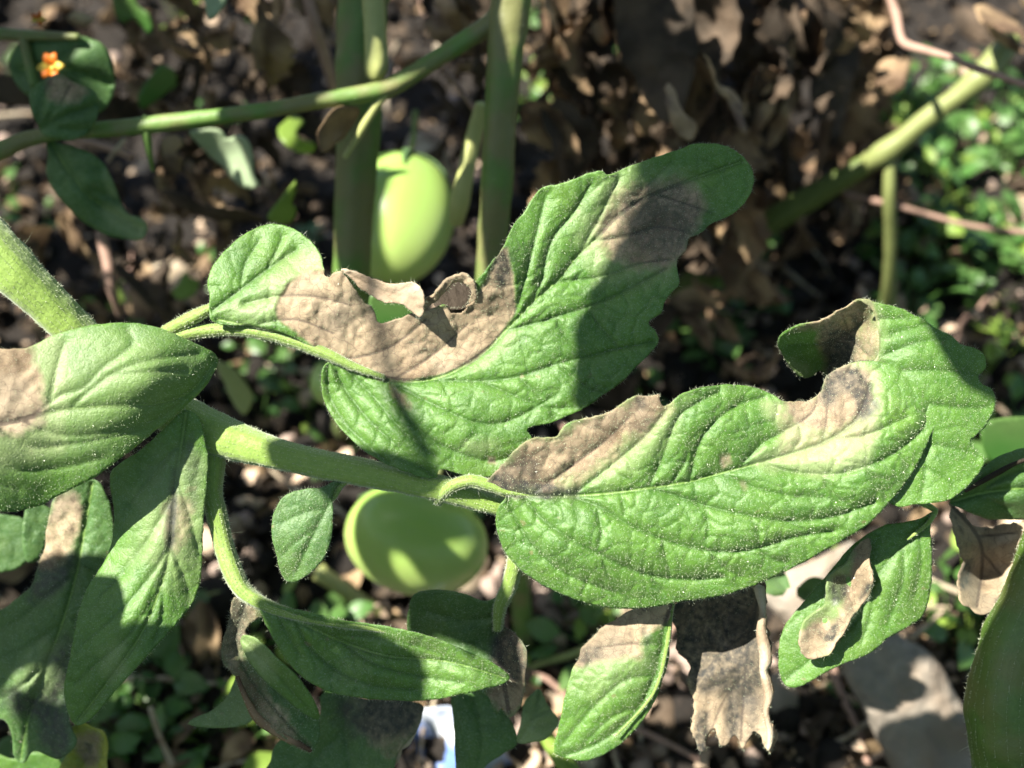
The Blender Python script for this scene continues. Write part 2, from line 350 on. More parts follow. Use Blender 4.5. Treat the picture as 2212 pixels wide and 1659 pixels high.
def tube(name, pts, parent, mat='stem', nh=0, longh=0, seed=0, step=10, ring=16, ridge=.04, label=None, capr=True, hl=.00036):
    """pts: (px, py, depth, diameter in px)"""
    c = catmull(pts, step); ctr = P(c[:, 0], c[:, 1], c[:, 2]); rad = c[:, 3] * .5 * onepx(c[:, 2])
    T = np.gradient(ctr, axis=0); T /= np.linalg.norm(T, axis=1)[:, None]
    A = np.cross(T, FW); A /= np.linalg.norm(A, axis=1)[:, None] + 1e-12; B = np.cross(T, A)
    th = np.arange(ring) / ring * 2 * math.pi; n = len(c)
    rr = rad[:, None] * (1 + ridge * np.cos(5 * th + seed)[None] + .09 * fbm(np.arange(n)[:, None] * .25 + 0 * th[None], th[None] * 1.3 + 0 * c[:, :1], 3, seed))
    dirs = A[:, None] * np.cos(th)[None, :, None] + B[:, None] * np.sin(th)[None, :, None]
    V = (ctr[:, None] + dirs * rr[..., None]).reshape(-1, 3); F = []
    i = np.arange(n - 1)[:, None] * ring; j = np.arange(ring)[None]; j2 = (j + 1) % ring
    F = np.stack([(i + j), (i + j2), (i + ring + j2), (i + ring + j)], -1).reshape(-1, 4)
    V = np.vstack([V, ctr[:1] - T[:1] * rad[0] * .6, ctr[-1:] + T[-1:] * rad[-1] * .6]); e0 = len(V) - 2
    caps = [[(k + 1) % ring, k, e0, e0] for k in range(ring)] + [[(n - 1) * ring + k, (n - 1) * ring + (k + 1) % ring, e0 + 1, e0 + 1] for k in range(ring)]
    tri = np.vstack([F[:, [0, 1, 2]], F[:, [0, 2, 3]], np.array(caps)[:, :3]])
    o = np_mesh(name, V, tri, M[mat], parent, label=label)
    r = np.random.default_rng(seed + 70)
    if nh:
        a = r.integers(0, n, nh); b = r.integers(0, ring, nh); base = (ctr[a] + dirs[a, b] * rr[a, b][:, None]) + T[a] * r.uniform(-.5, .5, nh)[:, None] * step * onepx(.25)
        hairs('stem_hair', base, dirs[a, b], hl, .00008, o, seed, .3)
    if longh:
        a = r.integers(0, n, longh); b = r.integers(0, ring, longh); base = ctr[a] + dirs[a, b] * rr[a, b][:, None]
        hairs('long_hair', base, dirs[a, b] - .15 * UP, .0021, .00007, o, seed + 9, .45, 4)
    return o

def E(*a): return list(a)
exec_order = 'foreground'
# ================================================================== GROUND
def ground_h(x, y):
    return .012 * fbm(x * 9, y * 9, 4, 2) + .005 * fbm(x * 45, y * 45, 4, 6)
k = 300; u = np.linspace(-1, 1, k); ax = np.sign(u) * (np.abs(u) * .75 + 60 * np.abs(u) ** 9)
GX, GY = np.meshgrid(ax, ax + .35); fade = np.exp(-(np.hypot(GX, GY - .35) / 3) ** 2)
GZ = ground_h(GX, GY) * fade
gi = (np.arange(k - 1)[:, None] * k + np.arange(k - 1)[None]).ravel()
m, nt, nd, lk = newmat('dark_soil'); out = N(nt, 'ShaderNodeOutputMaterial'); co = N(nt, 'ShaderNodeTexCoord').outputs['Object']
n1 = noise(nt, 60, 6, .7, co); n2 = noise(nt, 400, 6, .7, co)
c = mixc(nt, n1, (.006, .004, .003), (.024, .016, .011)); c = mixc(nt, ramp(nt, n2, [(.6, 0.0), (.72, .5)]), c, (.12, .08, .06))
bp = N(nt, 'ShaderNodeBump'); bp.inputs['Strength'].default_value = 1; bp.inputs['Distance'].default_value = .003; lk.new(n2, bp.inputs['Height'])
pb = N(nt, 'ShaderNodeBsdfPrincipled'); lk.new(c, pb.inputs['Base Color']); lk.new(bp.outputs[0], pb.inputs['Normal']); pb.inputs['Roughness'].default_value = .9
lk.new(pb.outputs[0], out.inputs[0]); M['soil'] = m
tag(np_mesh('ground', np.c_[GX.ravel(), GY.ravel(), GZ.ravel()], np.stack([gi, gi + 1, gi + k + 1, gi + k], 1), M['soil']), kind='structure', label='dark crumbly garden soil')

# ================================================================== FOREGROUND TOMATO PLANT
PL = empty('tomato_plant', P(-250, 300, .27) * [1, 1, 0], 'hairy tomato plant in sharp focus with blighted green and brown leaflets', 'tomato plant')
tube('stem', [(-120, 430, .243, 112), (0, 556, .243, 108), (70, 625, .245, 96), (150, 705, .248, 86), (250, 800, .252, 84), (340, 870, .254, 88), (430, 925, .254, 100), (500, 952, .253, 88), (600, 982, .252, 66), (700, 1005, .252, 63), (800, 1024, .252, 60), (900, 1045, .252, 56), (970, 1060, .252, 56), (1060, 1088, .2535, 46), (1160, 1120, .2545, 36)],
     PL, 'stem', 14000, 60, 1, 8, 24, .05, 'pale green hairy main stem running under the leaflets')
tube('petiole', [(425, 900, .256, 50), (452, 985, .254, 66), (455, 1060, .254, 48), (466, 1106, .254, 44), (480, 1165, .254, 42), (498, 1225, .253, 42), (525, 1275, .252, 38), (575, 1308, .251, 28), (650, 1332, .250, 20), (737, 1349, .249, 15), (830, 1362, .249, 9), (900, 1378, .2495, 3)],
     PL, 'stem', 8000, 40, 2, 8, 18, .06, 'curved hairy leaf stalk arching down to the lower leaflet')
tube('petiole', [(300, 760, .256, 22), (350, 722, .254, 26), (410, 690, .252, 30), (448, 670, .2508, 24), (468, 658, .2503, 12)], PL, 'stem', 2400, 8, 3, 7, 14, .05)
tube('petiole', [(330, 745, .256, 24), (400, 722, .2535, 30), (480, 712, .252, 28), (560, 716, .2505, 30), (640, 738, .250, 30), (700, 762, .2495, 26), (760, 790, .2495, 18), (830, 815, .2497, 10)], PL, 'stem', 5000, 10, 4, 7, 14, .05, 'hairy stalk arching into the large upper leaflet')
tube('petiole', [(945, 1082, .2525, 24), (962, 1062, .2495, 24), (985, 1046, .248, 25), (1020, 1038, .2474, 26), (1056, 1048, .2474, 24), (1100, 1064, .2474, 13), (1180, 1072, .2482, 5)], PL, 'stem', 2600, 14, 5, 6, 14, .05, 'looped hairy stalk of the main lower-right leaflet')
tube('petiole', [(752, 1035, .2525, 16), (735, 1048, .2525, 16), (722, 1072, .2525, 13), (700, 1100, .2522, 8), (675, 1150, .252, 4)], PL, 'stem', 300, 4, 6, 6, 10, .05)
tube('petiole', [(1120, 1150, .258, 40), (1112, 1215, .260, 36), (1098, 1268, .262, 34), (1080, 1310, .264, 30), (1075, 1360, .266, 20)], PL, 'stem', 1600, 8, 7, 6, 12, .12)
tube('petiole', [(1890, 1040, .262, 18), (2010, 1095, .260, 14), (2016, 1112, .259, 12), (2000, 1135, .258, 9), (1960, 1165, .258, 6)], PL, 'stem', 300, 6, 8, 6, 10, .05)
tube('petiole', [(1455, 1280, .262, 14), (1447, 1330, .2605, 13), (1440, 1400, .260, 10), (1410, 1500, .260, 7), (1330, 1590, .260, 4)], PL, 'stem', 300, 3, 12, 6, 10, .05)

L1 = E((-60, 750), (33, 754), (67, 748), (110, 726), (160, 710), (207, 701), (260, 697), (307, 700), (350, 710), (393, 728), (433, 746), (460, 760), (472, 776), (466, 796), (445, 834), (413, 866), (383, 893), (333, 933), (283, 973), (240, 1006), (200, 1033), (133, 1068), (90, 1090), (50, 1102), (0, 1107), (-80, 1104), (-170, 1040), (-210, 930), (-180, 830), (-120, 770))
leaf('leaflet', L1, .232, [(470, 775, 13), (300, 700, 6), (100, 730, 2), (380, 890, 12), (200, 1030, 6), (0, 1100, 3), (200, 860, 1.5), (0, 950, -2), (-180, 900, -3), (100, 1080, 7), (330, 830, 4)], PL,
     veins=[([(-200, 930), (0, 915), (110, 890), (233, 877), (333, 872), (410, 846), (465, 780)], 1), ([(60, 905), (130, 855), (180, 838), (222, 795), (285, 745), (275, 715)], .7), ([(150, 885), (200, 838), (266, 796), (340, 775), (430, 765)], .7),
            ([(40, 905), (130, 940), (233, 935), (333, 908), (400, 860)], .6), ([(-20, 915), (60, 965), (150, 960), (233, 945), (320, 925)], .7), ([(-80, 920), (20, 1010), (130, 1010), (220, 990)], .6), ([(110, 860), (125, 790), (140, 740)], .6), ([(225, 812), (300, 805), (400, 800)], .5), ([(-100, 925), (-40, 1020), (40, 1060)], .6)],
     blight=[(E((-200, 740), (40, 745), (85, 790), (95, 860), (80, 925), (0, 940), (-200, 930)), 12, 1)], halo=[(E((-200, 730), (90, 715), (150, 780), (140, 900), (110, 990), (-200, 1010)), 18, .8), (E((130, 740), (300, 725), (430, 770), (400, 850), (250, 950), (100, 1010), (0, 1010)), 50, .38)],
     step=5.5, bulge=.36, nhair=.5, label='blurred leaflet with brown left end, nearest of all', seed=1, fringe=.5, cells=0, vw=17)

L2 = E((398, 886), (415, 890), (430, 906), (443, 953), (450, 990), (447, 1050), (441, 1106), (438, 1173), (433, 1256), (413, 1306), (383, 1346), (333, 1400), (283, 1456), (243, 1500), (213, 1536), (187, 1560), (163, 1566), (147, 1540), (138, 1490), (147, 1440), (160, 1373), (170, 1323), (187, 1273), (213, 1233), (240, 1176), (246, 1106), (238, 1050), (245, 1012), (300, 975), (355, 925), (385, 896))
leaf('leaflet', L2, .2500, [(400, 890, -4), (445, 1000, -.5), (240, 1050, 2), (340, 1050, -1.5), (438, 1180, 2), (350, 1180, -2), (240, 1180, 3), (400, 1320, 2), (290, 1330, -3), (170, 1320, 2), (240, 1500, 1), (160, 1560, 6)], PL,
     veins=[([(402, 892), (392, 960), (380, 1040), (374, 1106), (366, 1190), (350, 1260), (310, 1360), (250, 1450), (170, 1555)], 1), ([(378, 1060), (330, 1150), (270, 1230), (215, 1290)], .6), ([(368, 1180), (320, 1250), (250, 1330), (180, 1390)], .6), ([(345, 1270), (280, 1370), (200, 1440), (160, 1480)], .5),
            ([(380, 1030), (410, 1120), (430, 1200)], .5), ([(366, 1180), (395, 1240), (410, 1290)], .5), ([(388, 960), (340, 1010), (280, 1090)], .5), ([(350, 1260), (350, 1330), (330, 1390)], .5)],
     blight=[(E((362, 1090), (400, 1070), (412, 1120), (400, 1170), (372, 1200), (360, 1160)), 12, .6)], halo=[(E((330, 1000), (430, 980), (435, 1180), (400, 1260), (320, 1240), (300, 1150)), 35, .55), (E((230, 1400), (270, 1400), (260, 1460), (225, 1460)), 16, .5)],
     dark=[(E((370, 1010), (384, 1010), (380, 1130), (366, 1190), (362, 1180)), 9, .8), (E((400, 960), (430, 970), (425, 1100), (412, 1100)), 10, .45)], label='long hanging leaflet with a grey-brown streak along its midrib', seed=2, bulge=.45, cells=44, nhair=.7)

L3 = E((150, 1035), (205, 1038), (228, 1065), (242, 1110), (248, 1170), (240, 1230), (190, 1330), (160, 1400), (148, 1490), (150, 1560), (165, 1600), (150, 1625), (120, 1640), (75, 1622), (50, 1648), (30, 1632), (25, 1590), (8, 1555), (-40, 1545), (-90, 1430), (-60, 1340), (0, 1318), (40, 1290), (70, 1262), (80, 1225), (97, 1180), (105, 1125), (115, 1080))
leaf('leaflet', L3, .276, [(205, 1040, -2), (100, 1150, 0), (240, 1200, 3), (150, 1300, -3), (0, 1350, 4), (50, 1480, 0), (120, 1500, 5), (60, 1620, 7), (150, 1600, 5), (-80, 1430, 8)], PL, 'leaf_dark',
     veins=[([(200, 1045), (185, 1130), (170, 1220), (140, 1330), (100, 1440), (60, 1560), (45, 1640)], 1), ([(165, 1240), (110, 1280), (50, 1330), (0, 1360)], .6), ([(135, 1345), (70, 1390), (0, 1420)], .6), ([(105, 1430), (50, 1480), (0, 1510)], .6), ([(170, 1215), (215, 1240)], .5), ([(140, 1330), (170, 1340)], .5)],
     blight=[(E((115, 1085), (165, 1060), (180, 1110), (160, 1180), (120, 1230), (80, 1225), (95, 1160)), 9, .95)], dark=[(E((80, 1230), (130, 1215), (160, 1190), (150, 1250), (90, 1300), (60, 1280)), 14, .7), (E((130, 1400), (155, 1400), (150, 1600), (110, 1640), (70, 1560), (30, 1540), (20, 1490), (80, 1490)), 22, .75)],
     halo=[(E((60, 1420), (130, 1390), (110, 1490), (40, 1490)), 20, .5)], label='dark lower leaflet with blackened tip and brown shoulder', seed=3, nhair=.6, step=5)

L4 = E((452, 668), (453, 640), (449, 615), (453, 590), (470, 560), (500, 528), (530, 505), (560, 490), (590, 484), (617, 488), (645, 500), (675, 525), (692, 550), (698, 575), (700, 596), (712, 598), (720, 590), (737, 588), (750, 603), (768, 627), (786, 652), (806, 668), (812, 688), (820, 698), (850, 692), (884, 678), (905, 672), (925, 668), (948, 662), (960, 660), (985, 668), (1010, 660), (1027, 640), (1028, 610), (1045, 590), (1065, 563), (1083, 543), (1097, 510), (1112, 482), (1132, 458), (1150, 429), (1174, 405), (1204, 398), (1237, 388), (1270, 374), (1300, 370), (1317, 377), (1357, 360), (1394, 347), (1437, 333), (1474, 320), (1497, 311), (1528, 310), (1565, 314), (1595, 330), (1617, 353), (1628, 380), (1624, 412), (1607, 440), (1580, 464), (1541, 480), (1513, 503), (1488, 515), (1482, 540), (1462, 565), (1466, 612), (1450, 632), (1434, 655), (1428, 676), (1402, 696), (1415, 715), (1421, 740), (1402, 766), (1370, 796), (1343, 826), (1303, 853), (1277, 873), (1254, 886), (1203, 908), (1170, 918), (1140, 927), (1148, 945), (1150, 965), (1113, 990), (1090, 1010), (1062, 1028), (1030, 1032), (985, 1022), (950, 1014), (940, 1032), (912, 1030), (887, 1023), (853, 1010), (820, 993), (787, 973), (763, 953), (737, 926), (710, 888), (697, 850), (694, 815), (698, 795), (708, 780), (690, 762), (655, 742), (620, 724), (575, 712), (530, 703), (480, 700), (455, 690))
leaf('leaflet', L4, .250, [(455, 660, -1), (590, 484, 4), (500, 560, 1), (690, 560, 1), (600, 640, -1.5), (740, 590, -3), (780, 700, 1.5), (715, 780, 0), (900, 700, -1), (1080, 545, -6), (960, 760, 1.5), (1060, 680, 0), (850, 822, 1), (1110, 480, -2), (1250, 560, 1.5), (1300, 372, -2), (1450, 430, 4), (1620, 370, 8), (1460, 600, 1), (1200, 700, 0), (1410, 740, 2), (1000, 900, -2), (1250, 885, 1), (1140, 930, 0), (790, 970, -1), (700, 850, 2), (860, 900, -1.5), (1030, 1030, 1), (930, 1030, 0)], PL,
     veins=[([(470, 690), (600, 722), (715, 778), (850, 820), (950, 815), (1040, 765), (1100, 706), (1157, 646), (1204, 606), (1247, 553), (1284, 520), (1330, 470), (1400, 425), (1500, 385), (1600, 350)], 1),
            ([(847, 823), (937, 822), (1037, 823), (1120, 813), (1204, 786), (1270, 770), (1337, 753), (1412, 738)], .8), ([(1090, 715), (1164, 696), (1204, 683), (1270, 663), (1354, 626), (1440, 580)], .8),
            ([(1110, 690), (1120, 650), (1135, 600), (1150, 540), (1165, 480), (1180, 420)], .6), ([(1150, 650), (1172, 600), (1180, 553), (1200, 505), (1237, 462), (1275, 400)], .75), ([(1250, 550), (1290, 480), (1320, 420), (1340, 380)], .6),
            ([(1284, 520), (1350, 510), (1420, 490), (1480, 500)], .6), ([(1204, 606), (1290, 600), (1380, 570), (1450, 560)], .65), ([(1350, 455), (1400, 400), (1450, 350)], .5), ([(1420, 420), (1480, 440), (1540, 460)], .5),
            ([(860, 835), (950, 880), (1040, 915), (1110, 905), (1190, 860)], .65), ([(845, 830), (880, 900), (950, 960), (1050, 995), (1110, 985)], .65), ([(1040, 823), (1100, 850), (1180, 880), (1240, 880)], .5),
            ([(1204, 690), (1230, 740), (1270, 768)], .4), ([(1270, 665), (1300, 710), (1340, 752)], .4), ([(1120, 815), (1160, 850), (1200, 900)], .4), ([(1204, 786), (1260, 830), (1300, 850)], .4),
            ([(720, 782), (745, 840), (795, 905), (860, 965), (935, 1028)], .75), ([(708, 790), (715, 860), (760, 930), (840, 1000)], .6), ([(735, 785), (800, 850), (870, 930), (940, 985)], .6),
            ([(460, 670), (520, 625), (580, 580), (640, 540)], .8), ([(520, 625), (530, 570), (560, 520)], .4), ([(560, 600), (590, 560), (610, 510)], .4),
            ([(530, 655), (600, 640), (680, 640), (760, 660)], .5), ([(715, 778), (780, 770), (850, 745), (920, 690)], .55), ([(850, 820), (930, 770), (1010, 700)], .5), ([(560, 700), (640, 690), (720, 720)], .5)],
     blight=[(E((600, 650), (640, 600), (690, 585), (740, 580), (800, 660), (880, 670), (1020, 640), (1085, 535), (1098, 560), (1112, 620), (1112, 670), (1080, 725), (1030, 775), (960, 805), (900, 820), (845, 822), (760, 795), (700, 765), (640, 720), (600, 690)), 5, 1.2),
             (E((1290, 500), (1340, 420), (1400, 400), (1480, 400), (1530, 440), (1500, 500), (1480, 560), (1400, 580), (1330, 570)), 16, .9), (E((840, 825), (870, 850), (890, 880), (880, 885), (850, 860)), 8, .8), (E((1055, 985), (1072, 985), (1070, 1002), (1055, 1000)), 4, .9)],
     halo=[(E((500, 660), (560, 640), (620, 560), (690, 550), (700, 600), (600, 690), (520, 690)), 22, .75), (E((1250, 520), (1310, 400), (1380, 370), (1500, 400), (1490, 560), (1400, 600), (1290, 600)), 26, .6), (E((1000, 800), (1060, 770), (1110, 715), (1090, 760), (1040, 800)), 12, .5), (E((1000, 950), (1080, 950), (1080, 970), (1010, 975)), 10, .5)],
     dark=[(E((1068, 560), (1086, 536), (1100, 560), (1100, 610), (1075, 620)), 12, .9), (E((815, 640), (825, 640), (830, 790), (800, 780)), 20, .3), (E((1350, 440), (1480, 400), (1530, 450), (1490, 540), (1380, 540)), 24, .55)],  # narrow upright patch paints the stem's cast shadow stripe
     holes=[E((970, 664), (985, 655), (1003, 657), (1008, 668), (990, 677), (972, 674))],
     label='large lobed upper leaflet, half tan and dead, half puckered green', seed=4, step=3.8, bulge=.62, cells=40)
leaf('curled_edge', E((737, 585), (747, 583), (787, 594), (820, 608), (854, 614), (897, 612), (911, 626), (915, 650), (909, 686), (894, 678), (877, 663), (847, 656), (827, 653), (804, 638), (780, 622), (757, 598)), .2478, [(737, 585, 1.2), (800, 600, 0), (800, 640, 1.0), (905, 615, -4.6), (908, 684, -4.5), (860, 640, -3)], PL, 'dry_pale', veins=[([(740, 586), (820, 625), (905, 650)], .6), ([(820, 625), (850, 655)], .3), ([(850, 635), (895, 612)], .3)],
     blight=[(E((700, 560), (950, 560), (950, 700), (700, 700)), 4, 1.2)], step=3.5, label='dry flap curling off the upper leaflet', seed=5, cells=24, thick=.0004, nhair=.6)
leaf('curled_edge', E((905, 668), (914, 650), (932, 642), (946, 628), (958, 613), (975, 600), (1000, 594), (1018, 604), (1028, 620), (1030, 645), (1020, 658), (1012, 652), (1018, 632), (1008, 615), (992, 608), (975, 616), (962, 632), (948, 645), (935, 655), (918, 666)), .2455, [(905, 668, 3), (946, 628, 0), (1000, 596, -1.5), (1028, 640, 0), (960, 640, 1.5), (1010, 650, 3)], PL, 'leaf', blight=[(E((800, 500), (1150, 500), (1150, 750), (800, 750)), 4, 1.2)], step=3.2, label='rolled dry rim round a torn hole', seed=6, cells=18, thick=.0006, nhair=.6, bulge=.4)
leaf('curled_edge', E((935, 650), (960, 612), (1000, 600), (1030, 620), (1032, 665), (1000, 668), (960, 670)), .2535, [(935, 650, 0), (1000, 600, 4), (1030, 650, 2), (960, 665, -1)], PL, 'dry_dark', blight=[(E((800, 500), (1150, 500), (1150, 750), (800, 750)), 4, 1.2)], dark=[(E((900, 560), (1060, 560), (1060, 690), (900, 690)), 4, 1)], step=4, seed=7, cells=18, fringe=0, nhair=0)

L5 = E((1050, 1046), (1070, 1020), (1100, 986), (1134, 955), (1158, 946), (1200, 944), (1212, 928), (1230, 913), (1260, 906), (1300, 898), (1330, 882), (1358, 862), (1376, 855), (1400, 858), (1424, 852), (1427, 866), (1438, 876), (1457, 864), (1475, 850), (1508, 839), (1552, 832), (1588, 831), (1625, 836), (1658, 847), (1682, 861), (1697, 868), (1722, 866), (1744, 865), (1764, 854), (1776, 838), (1783, 818), (1802, 800), (1828, 787), (1858, 780), (1885, 780), (1918, 786), (1958, 800), (1988, 818), (2010, 840), (2022, 860), (2026, 886), (2019, 920), (2006, 953), (1988, 994), (1966, 1030), (1947, 1056), (1926, 1080), (1902, 1107), (1862, 1143), (1808, 1173), (1758, 1203), (1708, 1229), (1668, 1249), (1625, 1266), (1575, 1283), (1525, 1293), (1475, 1299), (1437, 1307), (1387, 1314), (1337, 1315), (1287, 1308), (1237, 1293), (1187, 1272), (1154, 1253), (1130, 1236), (1107, 1213), (1087, 1186), (1075, 1150), (1070, 1126), (1073, 1106), (1080, 1090), (1092, 1074), (1070, 1062))
leaf('leaflet', L5, .2465, [(1055, 1048, .8), (1240, 1072, 1.5), (1540, 1026, 1.2), (1780, 990, .5), (2020, 880, 2.2), (1080, 1150, 4.5), (1200, 1170, -.5), (1140, 1245, 6), (1340, 1312, 7.5), (1340, 1200, .5), (1600, 1160, -.3), (1600, 1275, 6), (1860, 1140, 3), (1150, 950, -2), (1430, 860, -4), (1330, 960, -.5), (1590, 833, 1.5), (1560, 920, -2), (1740, 866, 3.5), (1800, 800, 3.5), (1850, 860, .5), (1900, 782, 3), (1930, 900, -1), (1880, 1030, -1), (1990, 990, 1.6), (1926, 1080, 2)], PL,
     veins=[([(1050, 1050), (1090, 1064), (1150, 1071), (1237, 1071), (1337, 1063), (1474, 1043), (1542, 1026), (1618, 1006), (1675, 990), (1778, 956), (1850, 905), (1880, 830)], 1),
            ([(1650, 1000), (1700, 1018), (1778, 1025), (1830, 1020), (1890, 1000), (1945, 970), (1995, 925), (2018, 880)], .85),
            ([(1605, 1000), (1640, 965), (1655, 952), (1708, 924), (1752, 893), (1765, 866)], .6), ([(1490, 1040), (1508, 963), (1542, 914), (1592, 876), (1650, 858)], .75), ([(1400, 1055), (1430, 990), (1460, 910), (1490, 880), (1550, 848)], .65),
            ([(1237, 1070), (1337, 992), (1400, 935), (1440, 885)], .55), ([(1150, 1068), (1230, 1010), (1310, 950), (1360, 900)], .5),
            ([(1095, 1070), (1110, 1110), (1140, 1165), (1190, 1218), (1250, 1252), (1330, 1280)], .8), ([(1130, 1075), (1180, 1128), (1240, 1168), (1310, 1205), (1390, 1240), (1480, 1252), (1560, 1248)], .9),
            ([(1230, 1074), (1290, 1092), (1350, 1128), (1430, 1165), (1530, 1190), (1620, 1188), (1720, 1160), (1800, 1148)], .9), ([(1400, 1055), (1450, 1068), (1525, 1092), (1608, 1112), (1700, 1126), (1800, 1116), (1890, 1085)], .9),
            ([(1560, 1022), (1620, 1050), (1700, 1070), (1780, 1075)], .5), ([(1778, 1030), (1808, 1075), (1858, 1105)], .5), ([(1870, 1010), (1900, 1045), (1915, 1075)], .45), ([(1940, 975), (1965, 1010)], .4),
            ([(1300, 1205), (1320, 1250), (1360, 1295)], .4), ([(1400, 1240), (1430, 1275)], .4), ([(1290, 1095), (1300, 1150), (1290, 1190)], .4), ([(1430, 1165), (1440, 1210), (1450, 1245)], .4), ([(1530, 1190), (1560, 1225), (1600, 1245)], .45), ([(1640, 1185), (1670, 1210), (1700, 1215)], .4), ([(1525, 1095), (1530, 1140), (1525, 1185)], .4), ([(1620, 1115), (1640, 1150), (1640, 1185)], .4), ([(1700, 1126), (1740, 1145)], .4), ([(1340, 1065), (1350, 1100), (1345, 1125)], .35), ([(1450, 1045), (1480, 1000), (1485, 980)], .3),
            ([(1780, 955), (1785, 900), (1790, 850)], .5), ([(1810, 945), (1870, 940), (1960, 900)], .5), ([(1700, 985), (1730, 950), (1725, 920)], .4)],
     blight=[(E((1048, 1050), (1070, 1015), (1134, 950), (1200, 938), (1260, 900), (1330, 878), (1370, 850), (1430, 846), (1440, 880), (1400, 930), (1350, 965), (1290, 1010), (1240, 1045), (1180, 1062), (1090, 1064)), 18, 1.0),
             (E((1695, 864), (1725, 862), (1765, 850), (1782, 805), (1828, 785), (1875, 800), (1886, 850), (1875, 890), (1840, 915), (1790, 930), (1730, 925), (1700, 900)), 12, 1.05), (E((1690, 880), (1880, 870), (1885, 920), (1860, 970), (1800, 990), (1730, 975), (1680, 985), (1700, 930)), 16, .5), (E((1555, 985), (1575, 982), (1580, 1000), (1562, 1008)), 6, .8), (E((1600, 1040), (1612, 1040), (1618, 1060), (1606, 1062)), 5, .5)],
     halo=[(E((1640, 870), (1690, 866), (1760, 850), (1800, 790), (1880, 785), (1905, 850), (1900, 900), (1890, 970), (1860, 1010), (1790, 1024), (1700, 1016), (1630, 1000), (1685, 940)), 13, .9), (E((1050, 1050), (1134, 955), (1260, 906), (1424, 851), (1470, 880), (1430, 960), (1340, 1030), (1240, 1060)), 22, .55)],
     dark=[(E((1048, 1050), (1080, 1025), (1130, 1035), (1200, 1050), (1250, 1058), (1245, 1074), (1120, 1074), (1055, 1060)), 10, 1), (E((1060, 1030), (1100, 985), (1160, 990), (1150, 1040), (1080, 1050)), 22, .55), (E((1780, 820), (1830, 795), (1875, 805), (1890, 860), (1878, 900), (1850, 905), (1850, 865), (1820, 850), (1795, 870), (1775, 860)), 12, 1), (E((1372, 858), (1395, 862), (1400, 885), (1378, 885)), 6, .6)],
     label='main puckered leaflet in front, two tan dead patches on its upper margin', seed=8, step=3.8, bulge=.72, cells=38)
L6 = E((1860, 649), (1875, 647), (1892, 653), (1942, 665), (1972, 679), (1995, 690), (2022, 710), (2055, 725), (2075, 743), (2108, 752), (2126, 768), (2130, 793), (2114, 813), (2122, 830), (2142, 840), (2151, 863), (2143, 896), (2128, 923), (2098, 953), (2108, 976), (2128, 993), (2119, 1016), (2095, 1046), (2055, 1078), (2022, 1086), (1975, 1090), (1935, 1093), (1890, 1060), (1860, 980), (1850, 880), (1862, 800), (1895, 772), (1898, 720), (1885, 672))
leaf('leaflet', L6, .2481, [(1865, 650, -1), (1990, 690, 0), (2130, 780, 2), (2150, 870, 2), (2120, 1000, 1), (2000, 1088, .5), (1900, 1060, 2.6), (1870, 860, 3.4), (1900, 730, 0), (2030, 860, -1), (1980, 760, -1.5), (2030, 980, 0)], PL,
     veins=[([(1900, 730), (1905, 780), (1960, 850), (2000, 960), (1990, 1080)], .6), ([(1905, 770), (1980, 740), (2050, 730)], .5), ([(1930, 720), (1990, 705), (2010, 700)], .4), ([(1950, 800), (2040, 800), (2115, 810)], .6), ([(1990, 870), (2070, 880), (2140, 880)], .6), ([(2005, 960), (2070, 970), (2110, 985)], .5), ([(2000, 1010), (2050, 1040), (2070, 1060)], .4), ([(1900, 690), (1960, 690), (2000, 720)], .35)],
     blight=[(E((1855, 640), (1880, 640), (1898, 700), (1902, 760), (1885, 780), (1850, 700)), 6, .6)], halo=[(E((1855, 640), (1900, 650), (1915, 760), (1885, 780)), 10, .5)], label='bluish green leaflet behind, toothed right margin', seed=9, bulge=.45, cells=40)
L6b = E((1862, 648), (1885, 668), (1897, 710), (1900, 772), (1860, 782), (1830, 790), (1812, 812), (1790, 845), (1778, 838), (1782, 810), (1770, 800), (1750, 815), (1725, 812), (1705, 790), (1690, 765), (1680, 742), (1690, 722), (1720, 704), (1765, 694), (1822, 668), (1845, 652))
leaf('curled_edge', L6b, .2530, [(1862, 648, -3.5), (1900, 740, -3), (1860, 700, 2), (1790, 700, -2), (1800, 780, 13), (1720, 720, 0), (1700, 770, 8), (1750, 800, 12), (1840, 780, 7), (1830, 720, 4)], PL, 'leaf', veins=[([(1895, 660), (1860, 700), (1790, 740), (1700, 745)], .6), ([(1880, 770), (1840, 730), (1820, 680)], .5)],
     blight=[(E((1845, 645), (1890, 660), (1860, 690), (1800, 700), (1700, 720), (1760, 690)), 8, .9), (E((1765, 695), (1862, 655), (1893, 700), (1890, 775), (1800, 850), (1780, 780)), 12, .85)], dark=[(E((1785, 715), (1830, 710), (1850, 760), (1810, 830), (1785, 790)), 12, .95), (E((1840, 680), (1862, 690), (1850, 715)), 6, .6)], halo=[(E((1850, 700), (1900, 700), (1900, 775), (1860, 770)), 10, .5), (E((1705, 775), (1750, 790), (1745, 815), (1715, 805)), 8, .6)],  # dark patches paint the curl's shaded pocket along with charred streaks
     label='shaded blighted margin rolled downward behind the main leaflet', seed=10, crum=.25, cells=30)

